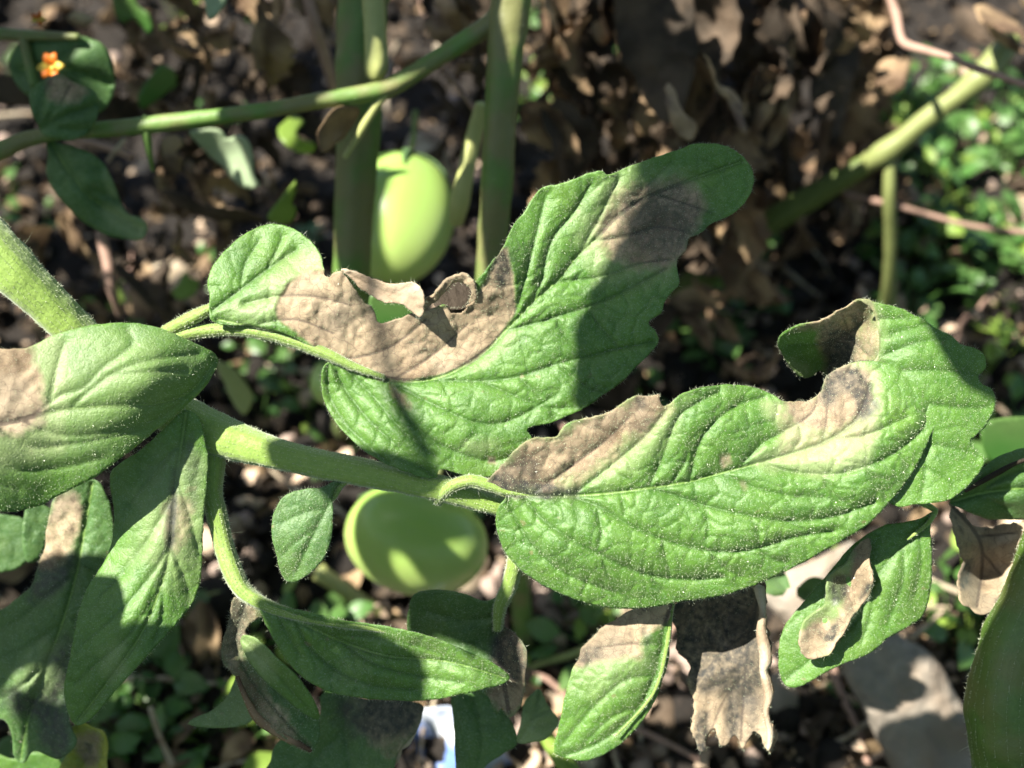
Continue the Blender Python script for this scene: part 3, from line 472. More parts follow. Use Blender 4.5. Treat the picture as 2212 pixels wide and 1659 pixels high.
L7 = E((742, 1038), (722, 1038), (697, 1052), (663, 1056), (627, 1064), (603, 1084), (589, 1118), (587, 1156), (597, 1200), (607, 1238), (623, 1257), (647, 1253), (680, 1230), (706, 1194), (717, 1156), (720, 1106), (718, 1078), (728, 1052))
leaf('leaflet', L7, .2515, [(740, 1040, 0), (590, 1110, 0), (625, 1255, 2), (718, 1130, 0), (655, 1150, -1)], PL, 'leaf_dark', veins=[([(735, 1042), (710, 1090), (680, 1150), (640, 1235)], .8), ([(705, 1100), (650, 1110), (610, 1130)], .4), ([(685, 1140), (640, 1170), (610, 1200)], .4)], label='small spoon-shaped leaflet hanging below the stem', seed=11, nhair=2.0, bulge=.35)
L8 = E((562, 1304), (600, 1310), (660, 1322), (737, 1340), (804, 1349), (870, 1361), (937, 1378), (987, 1398), (1027, 1415), (1064, 1432), (1098, 1459), (1094, 1473), (1070, 1483), (1030, 1493), (970, 1506), (904, 1514), (837, 1513), (787, 1509), (737, 1501), (700, 1490), (650, 1460), (617, 1423), (587, 1373), (568, 1336))
leaf('leaflet', L8, .2505, [(562, 1304, 0), (737, 1342, -1.5), (900, 1370, -1), (1096, 1462, 3), (900, 1513, 3), (650, 1460, 3.5), (760, 1400, 2.5), (920, 1425, 1.5), (800, 1450, -.5), (1000, 1480, 1)], PL,
     veins=[([(565, 1308), (610, 1328), (660, 1350), (737, 1385), (837, 1417), (970, 1430), (1094, 1466)], 1), ([(640, 1345), (670, 1400), (730, 1450), (800, 1480), (900, 1490)], .8), ([(740, 1387), (800, 1430), (880, 1455), (1000, 1475)], .7), ([(700, 1370), (800, 1375), (900, 1395), (980, 1425)], .5), ([(600, 1325), (620, 1370), (650, 1420)], .5)],
     label='sparkling dark green leaflet with a pale folded upper edge', seed=12, nhair=1.6)
L9 = E((1090, 1290), (1047, 1299), (1004, 1284), (964, 1275), (917, 1276), (890, 1290), (882, 1320), (879, 1349), (890, 1400), (960, 1470), (1040, 1500), (1056, 1508), (1070, 1540), (1085, 1530), (1100, 1549), (1122, 1530), (1132, 1490), (1137, 1423), (1130, 1390), (1110, 1366), (1088, 1352))
leaf('leaflet', L9, .2665, [(1075, 1300, -2), (880, 1300, 1), (1000, 1400, 0), (1080, 1380, 2), (1115, 1400, -4), (1130, 1480, -2), (1090, 1540, 2), (900, 1400, 3)], PL, 'leaf_dark', veins=[([(1080, 1310), (1078, 1380), (1085, 1450), (1100, 1540)], 1), ([(1070, 1330), (1000, 1340), (920, 1320)], .5), ([(1078, 1370), (1000, 1390), (920, 1380)], .5)],
     blight=[(E((1085, 1350), (1130, 1380), (1140, 1480), (1100, 1550), (1050, 1500), (1075, 1420)), 10, 1)], dark=[(E((1070, 1330), (1130, 1380), (1135, 1450), (1080, 1480), (1060, 1400)), 16, .85)], label='shaded leaflet with a blackened curling tip', seed=13, crum=.2, step=5, nhair=.6)
L10 = E((1450, 1303), (1449, 1325), (1441, 1353), (1447, 1396), (1443, 1433), (1430, 1473), (1414, 1516), (1387, 1559), (1354, 1596), (1314, 1625), (1270, 1643), (1230, 1640), (1202, 1630), (1197, 1613), (1210, 1556), (1220, 1506), (1230, 1466), (1237, 1443), (1250, 1423), (1257, 1399), (1277, 1381), (1300, 1356), (1337, 1333), (1370, 1314), (1410, 1300))
leaf('leaflet', L10, .2605, [(1450, 1303, -1.5), (1445, 1400, 1), (1400, 1400, -1), (1300, 1360, 1.5), (1250, 1420, 2), (1330, 1480, -1), (1420, 1500, 1.5), (1200, 1620, 4), (1300, 1630, 3)], PL,
     veins=[([(1450, 1305), (1436, 1350), (1428, 1400), (1410, 1470), (1370, 1540), (1300, 1600), (1220, 1632)], .9), ([(1428, 1395), (1360, 1390), (1290, 1400)], .5), ([(1415, 1460), (1350, 1470), (1280, 1530), (1220, 1600)], .6), ([(1380, 1530), (1320, 1550), (1260, 1610)], .5)],
     blight=[(E((1240, 1420), (1300, 1345), (1400, 1290), (1460, 1290), (1440, 1350), (1395, 1370), (1385, 1415), (1330, 1425), (1250, 1440)), 9, 1.0)], dark=[(E((1250, 1405), (1290, 1395), (1305, 1420), (1280, 1440), (1250, 1435)), 10, .6), (E((1390, 1360), (1410, 1370), (1395, 1410)), 8, .6)], halo=[(E((1250, 1430), (1390, 1380), (1380, 1460), (1260, 1490)), 25, .4)], label='hanging leaflet with brown upper half and green tip', seed=14, nhair=1.3)
L11 = E((2016, 1107), (1995, 1118), (1955, 1128), (1915, 1133), (1888, 1146), (1868, 1158), (1835, 1183), (1802, 1223), (1775, 1256), (1742, 1293), (1708, 1333), (1689, 1366), (1682, 1406), (1683, 1449), (1694, 1476), (1715, 1486), (1742, 1476), (1782, 1453), (1825, 1433), (1875, 1413), (1918, 1379), (1958, 1356), (1988, 1336), (2004, 1306), (2012, 1256), (2013, 1189), (2010, 1140))
leaf('leaflet', L11, .2600, [(2015, 1108, -1), (1880, 1150, 1), (1760, 1280, 2), (1690, 1470, 3), (1850, 1300, 0), (1950, 1250, -2), (2010, 1250, 1), (1950, 1360, 1), (1800, 1430, 0)], PL,
     veins=[([(2012, 1112), (1985, 1150), (1920, 1210), (1880, 1270), (1850, 1340), (1780, 1400), (1695, 1470)], .8), ([(1985, 1152), (1990, 1220), (1975, 1290)], .5), ([(1950, 1180), (1950, 1260), (1920, 1340)], .6), ([(1885, 1265), (1880, 1330), (1860, 1390)], .4)], label='oval lower right leaflet carrying a shrivelled patch', seed=15, bulge=.4)
leaf('dead_patch', E((1868, 1165), (1879, 1166), (1877, 1206), (1884, 1249), (1878, 1285), (1855, 1313), (1835, 1346), (1812, 1378), (1797, 1406), (1770, 1420), (1748, 1423), (1732, 1406), (1728, 1365), (1745, 1335), (1775, 1313), (1785, 1285), (1788, 1249), (1805, 1232), (1825, 1218), (1842, 1190)), .2574, [(1870, 1165, 2), (1880, 1250, -3), (1830, 1250, 3), (1790, 1260, -1), (1850, 1310, 2), (1820, 1330, -3.5), (1790, 1340, 3), (1735, 1370, -1), (1750, 1420, -1), (1800, 1400, -2)], PL, 'leaf',
     blight=[(E((1855, 1160), (1900, 1160), (1890, 1260), (1850, 1330), (1800, 1410), (1740, 1430), (1720, 1390), (1760, 1340), (1810, 1330), (1830, 1260)), 8, 1.1)], halo=[(E((1700, 1150), (1900, 1150), (1900, 1430), (1700, 1430)), 5, .7)], dark=[(E((1795, 1250), (1830, 1240), (1830, 1280), (1800, 1310)), 6, .8), (E((1875, 1260), (1885, 1265), (1860, 1300), (1850, 1300)), 5, .8), (E((1795, 1355), (1812, 1345), (1800, 1385), (1780, 1385)), 5, .9), (E((1765, 1360), (1775, 1355), (1775, 1380)), 5, .7)], label='shrivelled tan fold', seed=16, step=3.6, crum=.7, thick=.0005)
L13 = E((1448, 1322), (1470, 1296), (1520, 1282), (1600, 1262), (1642, 1258), (1652, 1293), (1650, 1339), (1664, 1389), (1655, 1439), (1668, 1489), (1660, 1539), (1676, 1589), (1664, 1628), (1645, 1596), (1628, 1580), (1606, 1618), (1588, 1590), (1560, 1612), (1540, 1572), (1518, 1622), (1500, 1600), (1494, 1560), (1502, 1520), (1482, 1478), (1490, 1440), (1462, 1400), (1466, 1360))
leaf('leaflet', L13, .2680, [(1450, 1310, 0), (1640, 1260, -3), (1600, 1350, 6), (1655, 1400, -4), (1665, 1600, -3), (1620, 1500, 5), (1550, 1450, 2), (1480, 1450, 4), (1500, 1600, -1), (1560, 1550, 3)], PL, 'leaf',
     veins=[([(1645, 1265), (1625, 1350), (1610, 1450), (1600, 1600)], .8), ([(1620, 1360), (1550, 1420), (1500, 1480)], .5), ([(1612, 1450), (1560, 1520), (1530, 1600)], .5)], blight=[(E((1400, 1230), (1700, 1230), (1700, 1650), (1400, 1650)), 5, 1.2)], dark=[(E((1430, 1270), (1620, 1250), (1640, 1400), (1630, 1560), (1560, 1490), (1480, 1470)), 25, 1), (E((1600, 1380), (1640, 1380), (1640, 1580), (1615, 1600), (1600, 1500)), 18, .8), (E((1500, 1540), (1530, 1540), (1525, 1630), (1500, 1630)), 8, .8), (E((1570, 1500), (1600, 1520), (1590, 1600), (1570, 1580)), 8, .8)], label='dead brown leaflet hanging like a rag', seed=17, crum=1.3, serr=3, thick=.0004, nhair=.3, cells=28)  # big upper dark patch paints shade over the blackened tissue
tube('rolled_edge', [(1640, 1268, .2625, 22), (1648, 1320, .262, 14), (1645, 1365, .2615, 20), (1655, 1420, .2615, 26), (1650, 1450, .262, 16), (1660, 1500, .262, 18), (1655, 1540, .262, 12), (1664, 1585, .2625, 14), (1660, 1620, .263, 8)], PL, 'dry_pale', 200, 0, 21, 6, 10, .25, 'bleached rolled margin of the dead leaflet')

leaf('leaflet', E((510, 1290), (560, 1300), (568, 1330), (545, 1345), (530, 1370), (560, 1385), (600, 1428), (640, 1462), (675, 1512), (689, 1556), (690, 1592), (672, 1624), (640, 1612), (600, 1583), (560, 1545), (535, 1515), (510, 1463), (483, 1433), (480, 1400), (492, 1350), (500, 1313)), .2610, [(520, 1295, -2), (500, 1380, 1), (480, 1420, 1), (560, 1470, 2), (600, 1430, 3), (690, 1560, 3), (670, 1622, 0), (590, 1570, -2)], PL, 'leaf_dark',
     veins=[([(530, 1300), (510, 1380), (530, 1450), (600, 1540), (670, 1615)], .7)], blight=[(E((490, 1290), (560, 1290), (550, 1370), (520, 1400), (580, 1500), (660, 1620), (620, 1610), (520, 1500), (470, 1420)), 14, .75)], dark=[(E((500, 1300), (540, 1310), (510, 1440), (480, 1420)), 16, .6)], label='thin withered leaflet folded lengthwise', seed=18, crum=.25)
leaf('leaflet', E((519, 1381), (535, 1373), (560, 1385), (600, 1424), (640, 1460), (675, 1510), (689, 1554), (655, 1540), (610, 1505), (570, 1470), (535, 1425)), .2570, [(520, 1380, 3), (600, 1424, -1), (688, 1554, 3), (570, 1470, 3), (610, 1460, 0)], PL, 'leaf', veins=[([(525, 1382), (590, 1450), (685, 1552)], .5)], halo=[(E((510, 1370), (560, 1380), (600, 1440), (560, 1460)), 16, .7)], label='sunlit half of the folded leaflet', seed=19, nhair=.8)
tube('rolled_edge', [(512, 1462, .2595, 8), (535, 1515, .259, 12), (560, 1552, .259, 20), (600, 1583, .259, 16), (640, 1605, .2595, 14), (672, 1622, .260, 8)], PL, 'dry', 200, 0, 22, 6, 10, .25)
leaf('leaflet', E((512, 1462), (535, 1510), (548, 1552), (520, 1568), (480, 1573), (415, 1568), (410, 1557), (460, 1532), (493, 1500)), .2660, [(512, 1462, 0), (410, 1562, 3), (545, 1555, 0), (480, 1530, 2)], PL, 'leaf_dark', halo=[(E((400, 1450), (560, 1450), (560, 1580), (400, 1580)), 10, .3)], label='small dull pointed leaflet tip', seed=20, step=6, nhair=.4)
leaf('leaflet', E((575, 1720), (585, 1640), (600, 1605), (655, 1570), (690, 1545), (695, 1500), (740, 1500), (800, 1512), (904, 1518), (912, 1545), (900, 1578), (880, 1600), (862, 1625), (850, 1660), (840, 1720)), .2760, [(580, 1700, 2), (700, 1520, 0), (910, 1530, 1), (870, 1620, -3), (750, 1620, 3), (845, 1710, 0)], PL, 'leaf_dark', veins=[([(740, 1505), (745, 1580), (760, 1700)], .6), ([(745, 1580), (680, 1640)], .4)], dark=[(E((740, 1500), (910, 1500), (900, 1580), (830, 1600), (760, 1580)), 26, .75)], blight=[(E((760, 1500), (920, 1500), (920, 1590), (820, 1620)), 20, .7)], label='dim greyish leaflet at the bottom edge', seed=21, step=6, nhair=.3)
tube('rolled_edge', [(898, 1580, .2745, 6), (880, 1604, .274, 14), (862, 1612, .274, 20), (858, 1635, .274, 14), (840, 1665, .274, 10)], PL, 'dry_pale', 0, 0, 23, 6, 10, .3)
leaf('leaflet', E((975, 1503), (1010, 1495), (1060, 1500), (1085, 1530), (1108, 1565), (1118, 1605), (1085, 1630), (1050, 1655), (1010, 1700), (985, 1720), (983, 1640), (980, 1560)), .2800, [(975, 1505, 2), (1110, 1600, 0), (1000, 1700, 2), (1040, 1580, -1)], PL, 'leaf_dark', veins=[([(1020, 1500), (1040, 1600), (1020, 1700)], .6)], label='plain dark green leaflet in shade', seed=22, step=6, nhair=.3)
leaf('leaflet', E((1118, 1604), (1125, 1560), (1132, 1520), (1150, 1498), (1165, 1490), (1182, 1520), (1207, 1558), (1196, 1580), (1178, 1597), (1150, 1604)), .2745, [(1118, 1604, 0), (1160, 1492, 2), (1207, 1558, 1), (1150, 1560, -1)], PL, 'leaf', veins=[([(1122, 1600), (1150, 1550), (1165, 1495)], .7), ([(1140, 1570), (1200, 1560)], .5), ([(1150, 1548), (1190, 1530)], .4)], halo=[(E((1100, 1480), (1220, 1480), (1220, 1620), (1100, 1620)), 4, .85)], label='pale underside of a turned leaflet tip', seed=23, nhair=.3, bulge=.5)
leaf('leaflet', E((150, 1620), (160, 1595), (152, 1575), (175, 1562), (200, 1572), (222, 1580), (231, 1605), (230, 1640), (225, 1690), (150, 1700), (125, 1670)), .2850, [(150, 1600, 0), (225, 1590, -2), (190, 1620, 5), (220, 1690, -1), (140, 1690, 2)], PL, 'leaf_yellow', blight=[(E((170, 1585), (215, 1590), (212, 1640), (190, 1660), (160, 1610)), 8, .9)], dark=[(E((185, 1605), (200, 1610), (195, 1625)), 5, .8)], label='small yellow curled leaflet with brown centre', seed=24, crum=.6)
leaf('leaflet', E((-40, 1625), (30, 1640), (75, 1625), (125, 1640), (128, 1680), (60, 1720), (-40, 1720)), .30, [(0, 1640, 0), (120, 1650, 1), (50, 1700, 2)], PL, 'leaf', seed=25, step=7, nhair=0, fringe=0)
leaf('leaflet', E((-40, 1120), (30, 1115), (60, 1130), (75, 1170), (60, 1210), (20, 1235), (-40, 1225)), .30, [(0, 1140, 0), (70, 1170, 2), (20, 1230, 1)], PL, 'leaf_dark', seed=26, step=7, nhair=0, fringe=0)
leaf('leaflet', E((60, 1090), (110, 1100), (105, 1150), (90, 1200), (60, 1215), (48, 1160)), .29, [(60, 1100, 0), (100, 1150, 2), (60, 1210, 1)], PL, 'leaf_dark', seed=27, step=7, nhair=0, fringe=0)

# unseen blades added up-sun of the picture, each shaped to cast a shade edge
def above(poly, d, t, seed, parent=PL, mat='leaf_dark', stp=10):
    ol = catmull(poly, stp, True); x0, y0 = ol.min(0); x1, y1 = ol.max(0); X, Y = np.meshgrid(np.arange(x0, x1, stp), np.arange(y0, y1, stp)); pts = np.c_[X.ravel(), Y.ravel()]
    pts = pts[inside(pts, ol)]; dd, _ = seg_dist(pts, np.vstack([ol, ol[:1]])); pts = pts[dd > stp * .6]; n = len(ol)
    V2, _, F, *_r = delaunay_2d_cdt([Vector(p) for p in np.vstack([ol, pts])], [(i, (i + 1) % n) for i in range(n)], [], 1, 1e-4)
    Q = np.array([(v.x, v.y) for v in V2]); F = np.array([f for f in F if len(f) == 3])
    V = P(Q[:, 0], Q[:, 1], d) + SUNV * (t + .008 * fbm(Q[:, 0] / 150, Q[:, 1] / 150, 3, seed))[:, None]
    at = np.zeros((len(V), 4)); u, v, dd = proj(V); bad = ((u > -25) & (u < 2237) & (v > -25) & (v < 1684)).mean()
    if bad > 0: print('SHADE LEAF IN FRAME', seed, round(float(bad), 2))
    return np_mesh('leaflet', V, F, M[mat], parent, at, thick=.0003)  # added shade caster, filed with the plant's leaflets
above(E((1400, 180), (1392, 360), (1392, 425), (1362, 490), (1335, 550), (1296, 620), (1274, 680), (1256, 760), (1256, 830), (1262, 900), (1350, 860), (1470, 720), (1580, 580), (1760, 420), (1720, 230), (1560, 150)), .252, .20, 1)
above(E((1962, 640), (1976, 676), (2008, 720), (2052, 795), (2090, 846), (2150, 868), (2290, 880), (2330, 700), (2200, 580), (2020, 560)), .250, .22, 2)
above(E((606, 925), (604, 1000), (620, 1030), (700, 1070), (760, 1150), (740, 1280), (820, 1290), (830, 1130), (960, 1085), (975, 1040), (900, 1010), (800, 985), (740, 962), (680, 945)), .252, .19, 3)
above(E((140, 1292), (200, 1290), (280, 1296), (350, 1308), (400, 1330), (430, 1420), (340, 1600), (200, 1660), (100, 1640), (80, 1480)), .262, .16, 4)
above(E((812, 560), (800, 700), (818, 800), (850, 880), (900, 970), (930, 1030), (965, 1010), (940, 940), (890, 860), (850, 780), (838, 700), (850, 580)), .250, .46, 5)
above(E((560, 1290), (720, 1330), (700, 1400), (760, 1425), (690, 1420), (600, 1400), (570, 1350)), .25, .17, 8)
above(E((60, 1210), (250, 1180), (215, 1290), (160, 1400), (40, 1440), (-60, 1475), (-60, 1290)), .274, .17, 9)
above(E((20, 1500), (88, 1497), (146, 1380), (165, 1480), (160, 1680), (-20, 1680)), .276, .17, 10)
above(E((-120, -120), (55, -120), (70, 60), (75, 172), (165, 172), (172, 60), (185, -120), (380, -120), (372, 240), (375, 300), (345, 420), (380, 580), (-120, 580)), .325, .24, 11, stp=16)
above(E((690, -100), (752, -100), (762, 60), (775, 170), (860, 165), (850, 640), (690, 640)), .345, .22, 12, stp=14)
above(E((845, 215), (900, 120), (1030, 20), (1060, 70), (1064, 155), (1145, 92), (1150, 660), (1010, 660), (1010, 160), (940, 190)), .326, .22, 13, stp=12)
above(E((2175, 1160), (2140, 1270), (2100, 1345), (2040, 1440), (2020, 1740), (2240, 1800), (2700, 1800), (2700, 1000), (2380, 1000)), .252, .25, 14, stp=14)
above(E((860, 1240), (1090, 1240), (1150, 1380), (1150, 1500), (1085, 1450), (1030, 1405), (900, 1350)), .266, .22, 16)
above(E((560, 1505), (920, 1515), (915, 1720), (560, 1720)), .276, .2, 17)
above(E((960, 1500), (1110, 1540), (1122, 1620), (1080, 1720), (960, 1720)), .278, .22, 18)
above(E((715, 1030), (985, 1040), (970, 1130), (905, 1180), (890, 1230), (860, 1250), (855, 1190), (815, 1180), (800, 1240), (880, 1300), (715, 1300)), .352, .26, 19)
# ================================================================== BACKGROUND PLANTS, FRUIT, GROUND LITTER
def low(name, o, d, ctrl, parent, mat, label=None, seed=0, step=8, **k):
    k.setdefault('bulge', .9); k.setdefault('serr', 1.5)
    return leaf(name, o, d, ctrl, parent, mat, step=step, nhair=0, fringe=0, cells=k.pop('cells', 0), label=label, seed=seed, **k)

BP = empty('tomato_plant', P(1100, 400, .40) * [1, 1, 0], 'tomato plant with two thick upright stems and a thin side branch, behind the upper leaflets', 'tomato plant')
tube('stem', [(782, -60, .335, 108), (780, 60, .338, 106), (776, 200, .342, 102), (772, 330, .347, 92), (765, 450, .352, 84), (758, 620, .36, 78), (752, 760, .39, 70), (750, 900, .46, 60), (750, 960, .53, 60)], BP, 'stem_bg', 500, 0, 31, 10, 18, .04, 'thick dark green upright stem')
tube('side_shoot', [(803, -40, .322, 50), (808, 40, .323, 48), (812, 110, .324, 50), (812, 150, .325, 50), (808, 168, .326, 34)], BP, 'stem_pale', 200, 0, 32, 8, 14, .04, 'pale yellowish stub of a cut shoot')
tube('stem', [(1110, -60, .318, 92), (1100, 40, .32, 86), (1090, 140, .322, 76), (1081, 260, .326, 70), (1073, 400, .33, 68), (1064, 520, .335, 66), (1058, 640, .34, 62), (1070, 900, .36, 52), (1108, 1160, .39, 46), (1128, 1330, .42, 44), (1140, 1480, .44, 40), (1150, 1560, .46, 38)], BP, 'stem_bg', 500, 0, 33, 10, 18, .03, 'straight upright stem, brightly lit at its top')
tube('branch', [(-60, 342, .318, 40), (0, 325, .318, 40), (60, 300, .319, 34), (130, 288, .319, 30), (210, 280, .32, 34), (300, 272, .32, 38), (420, 258, .32, 36), (560, 240, .32, 34), (700, 216, .321, 36), (800, 200, .322, 40), (850, 185, .323, 42), (920, 142, .324, 38), (1000, 90, .324, 40), (1060, 50, .323, 46), (1085, 15, .322, 40)], BP, 'stem_bg', 700, 0, 34, 9, 14, .04, 'thin light green branch running leftward from the upright stem')
tube('side_shoot', [(832, 200, .322, 22), (805, 240, .324, 20), (775, 290, .327, 18), (745, 340, .33, 12)], BP, 'stem_pale', 0, 0, 35, 8, 10, .05)
tube('side_shoot', [(1040, 225, .345, 26), (1022, 300, .35, 36), (1005, 380, .352, 36), (992, 440, .355, 42), (985, 480, .36, 30)], BP, 'stem_pale', 0, 0, 36, 8, 12, .05)
tube('side_shoot', [(312, 250, .319, 12), (316, 285, .32, 20), (322, 330, .322, 14), (330, 370, .325, 8)], BP, 'stem_bg', 0, 0, 37, 6, 10, .05)
tube('side_shoot', [(-30, 72, .335, 30), (40, 76, .335, 26), (100, 78, .334, 22), (170, 80, .334, 16)], BP, 'stem_bg', 0, 0, 38, 8, 10, .05)
tube('side_shoot', [(50, 80, .335, 24), (62, 130, .335, 22), (75, 185, .334, 20)], BP, 'stem_bg', 0, 0, 39, 8, 10, .05)
low('leaf_blade', E((30, 110), (60, 84), (120, 76), (180, 78), (220, 95), (243, 130), (249, 170), (240, 215), (205, 245), (120, 240), (50, 200), (20, 150)), .338, [(60, 84, 0), (245, 160, 4), (60, 200, 2), (140, 150, -2), (200, 240, 5)], BP, 'leaf_dark', 'large oval leaf in deep shade', 41, veins=[([(40, 150), (140, 150), (240, 180)], 1), ([(100, 150), (150, 110), (190, 90)], .6), ([(120, 152), (170, 190), (190, 225)], .6)])
low('leaf_blade', E((82, 270), (68, 240), (64, 208), (75, 186), (108, 166), (130, 160), (152, 172), (190, 188), (213, 214), (211, 250), (190, 288), (150, 303), (112, 298), (90, 288)), .312, [(82, 275, 0), (110, 165, -1), (212, 240, 1), (130, 230, -3), (150, 300, 2)], BP, 'leaf_dark', 'rounded leaf with a grey-brown top', 42, veins=[([(85, 280), (130, 255), (205, 230)], .9), ([(85, 275), (90, 220), (110, 175)], .7), ([(100, 270), (150, 280), (190, 280)], .6), ([(95, 268), (130, 220), (150, 185)], .6)],
    blight=[(E((100, 170), (150, 165), (190, 190), (180, 210), (140, 225), (110, 215)), 9, .9)])
low('leaf_blade', E((100, 300), (130, 310), (165, 318), (200, 332), (228, 362), (248, 400), (262, 440), (280, 465), (300, 468), (318, 490), (305, 518), (270, 515), (230, 508), (190, 486), (150, 452), (116, 412), (98, 370), (104, 335)), .322, [(110, 305, 0), (100, 370, 1), (250, 400, 1), (180, 400, -3), (310, 500, 4), (180, 480, 3)], BP, 'leaf_dark', 'drooping leaf with yellowing tip', 43, veins=[([(112, 305), (150, 370), (200, 430), (300, 495)], 1), ([(150, 370), (190, 360), (220, 365)], .6), ([(180, 410), (230, 420), (255, 440)], .6), ([(150, 370), (130, 400)], .5)],
    halo=[(E((225, 450), (270, 450), (320, 490), (300, 520), (240, 490)), 14, .7), (E((225, 370), (245, 400), (250, 430), (235, 420)), 8, .8)])
low('leaf_blade', E((-60, 155), (0, 165), (60, 165), (90, 190), (75, 225), (0, 225), (-60, 220)), .345, [(0, 170, 0), (80, 190, 3), (0, 220, 2)], BP, 'dry_dark', 'withered grey-brown leaf in shade', 44, rough=3)
low('leaf_blade', E((790, -40), (775, 20), (790, 40), (830, 20), (850, -40)), .37, [(790, -30, 0), (800, 30, 2), (840, -20, 2)], BP, 'leaf', None, 45)
low('leaf_blade', E((440, -40), (442, 10), (452, 43), (475, 25), (490, 0), (500, -40)), .335, [(450, -30, 0), (452, 40, 3), (490, -20, 1)], BP, 'weed_grey', 'pale leaf tip poking down from the top edge', 46)
low('leaf_blade', E((693, 330), (686, 290), (700, 262), (715, 240), (740, 230), (775, 235), (770, 260), (750, 290), (730, 310), (712, 325)), .322, [(700, 320, 0), (700, 262, -3), (770, 240, 3), (730, 280, 5)], BP, 'dry', 'crumpled tan dead leaf in the fork', 47, rough=4)
# leafy canopy added unseen, up-sun of the picture, so its gaps dapple the ground
rc = np.random.default_rng(77); cano = []
while len(cano) < 370:
    d = rc.uniform(.12, .36); x = rc.uniform(-.42, .10); y = rc.uniform(-.13, .42)
    q = CAM + x * RT + y * UP + d * FW; ok = q[2] > .05
    for rad in (0,):
        u, v, dd = proj(q); m = .055 / onepx(dd)
        if -m < u < 2212 + m and -m < v < 1659 + m: ok = False
    for dt in (.215, .24, .26, .28):      # must not fall on the lit foreground blades
        t = (dt - d) / (-(SUNV @ FW)) * 1.0
        if t > 0:
            w = q - SUNV * t; u, v, dd = proj(w)
            if -480 < u < 2600 and -330 < v < 2100: ok = False
    t = (q[2] - .03) / SUNV[2]; u, v, dd = proj(q - SUNV * t)      # keep the lit spots of the ground mostly open
    if (u > 1800 and v < 700) or (780 < u < 1000 and 300 < v < 620): ok = ok and rc.uniform() < .25
    for dpl, bx in ((.40, (740, 1040, 280, 660)), (.43, (1830, 2300, 20, 420)), (.39, (1640, 1760, 1400, 1660))):
        u, v, dd = proj(q - SUNV * ((dpl - d) / -(SUNV @ FW)))
        if bx[0] - 60 < u < bx[1] + 60 and bx[2] - 60 < v < bx[3] + 60: ok = False
    if ok: cano.append(q)
def blade_mesh(name, seed, L=.05, Wd=.028, nu=12, nv=8, curl=.3, crum=.1, teeth=0.0):
    u = np.linspace(0, 1, nu)[:, None]; v = np.linspace(-1, 1, nv)[None]
    w = Wd * .5 * np.sin(np.pi * np.clip(u, .02, .985) ** .8) ** .75 * (1 + teeth * np.sin(u * 40 + seed))
    x = (u - .5) * L + 0 * v; y = v * w; a = curl * 3 * u
    z = L * (-.25 * curl * (u - .5) ** 2 * 4 + .0 * v) + np.abs(v) * w * .5 * math.sin(seed * 2.1) * (.3 + curl) + crum * L * fbm(u * 4 + seed, v * 2 + 3 * seed, 3) * 1.0
    y = y + crum * L * .7 * fbm(u * 3 + 9, v * 1.5 + seed, 2); x = x + crum * L * .5 * fbm(u * 2 + seed * 3, v * 2, 2)
    V = np.stack([x + 0 * v, y + 0 * u, z], -1).reshape(-1, 3)
    i = (np.arange(nu - 1)[:, None] * nv + np.arange(nv - 1)[None]).ravel()
    F = np.stack([i, i + 1, i + nv + 1, i + nv], 1)
    me = bpy.data.meshes.new(name); me.from_pydata(V.tolist(), [], F.tolist()); me.update()
    me.polygons.foreach_set('use_smooth', np.ones(len(F), bool)); return me
def joined(name, bases, mats, mat, parent, label=None, kind=None):
    V = []; F = []; o = 0
    for me, Mx in zip(bases, mats):
        v = np.empty(len(me.vertices) * 3); me.vertices.foreach_get('co', v); v = v.reshape(-1, 3); f = np.empty(len(me.polygons) * 4, int); me.polygons.foreach_get('vertices', f)
        R_ = np.array(Mx); V.append(v @ R_[:3, :3].T + R_[:3, 3]); F.append(f.reshape(-1, 4) + o); o += len(v)
    return np_mesh(name, np.concatenate(V), np.concatenate(F), mat, parent, kind=kind, label=label)
def rmat(loc, r, s, flat=1.0):
    return Matrix.Translation(Vector(loc)) @ Matrix.Rotation(r.uniform(0, 6.28), 4, 'Z') @ Matrix.Rotation(r.normal(0, .55 * flat), 4, 'X') @ Matrix.Rotation(r.normal(0, .55 * flat), 4, 'Y') @ Matrix.Scale(s, 4)
cb = [blade_mesh('shade_blade', 3 + i, .055, .032) for i in range(4)]
joined('shade_canopy', [cb[i % 4] for i in range(len(cano))], [rmat(q, rc, rc.uniform(.5, 1.1)) for q in cano], M['leaf_dark'], BP, 'many small unseen leaves added above the picture to dapple the ground with shade', 'stuff')

cano2 = []
while len(cano2) < 420:                                  # unseen leaves added on the other sides to cut the sky light
    d = rc.uniform(-.15, .34); x = rc.uniform(-.45, .5); y = rc.uniform(-.4, .45); q = CAM + x * RT + y * UP + d * FW
    if q[2] < .04 or q[2] > .62 or (x < .06 and y > -.05): continue
    if d > -.02:
        dm_ = max(d, .004); m_ = .04; hw = HT * dm_ + m_
        if abs(x) < hw and abs(y) < hw * .75 + m_ * .25: continue
    elif abs(x) < .05 and abs(y) < .05: continue
    bad = False
    for dpl in (.215, .25, .28, .33):                    # leave the lit foreground in the sun
        t = (dpl - d) / -(SUNV @ FW)
        if t > 0:
            u, v, dd = proj(q - SUNV * t)
            if -480 < u < 2650 and -330 < v < 2150: bad = True
    if not bad: cano2.append(q)
joined('shade_canopy', [cb[i % 4] for i in range(len(cano2))], [rmat(q, rc, rc.uniform(.7, 1.3)) for q in cano2], M['leaf_dark'], BP, 'many small unseen leaves added around the picture to cut the sky light', 'stuff')

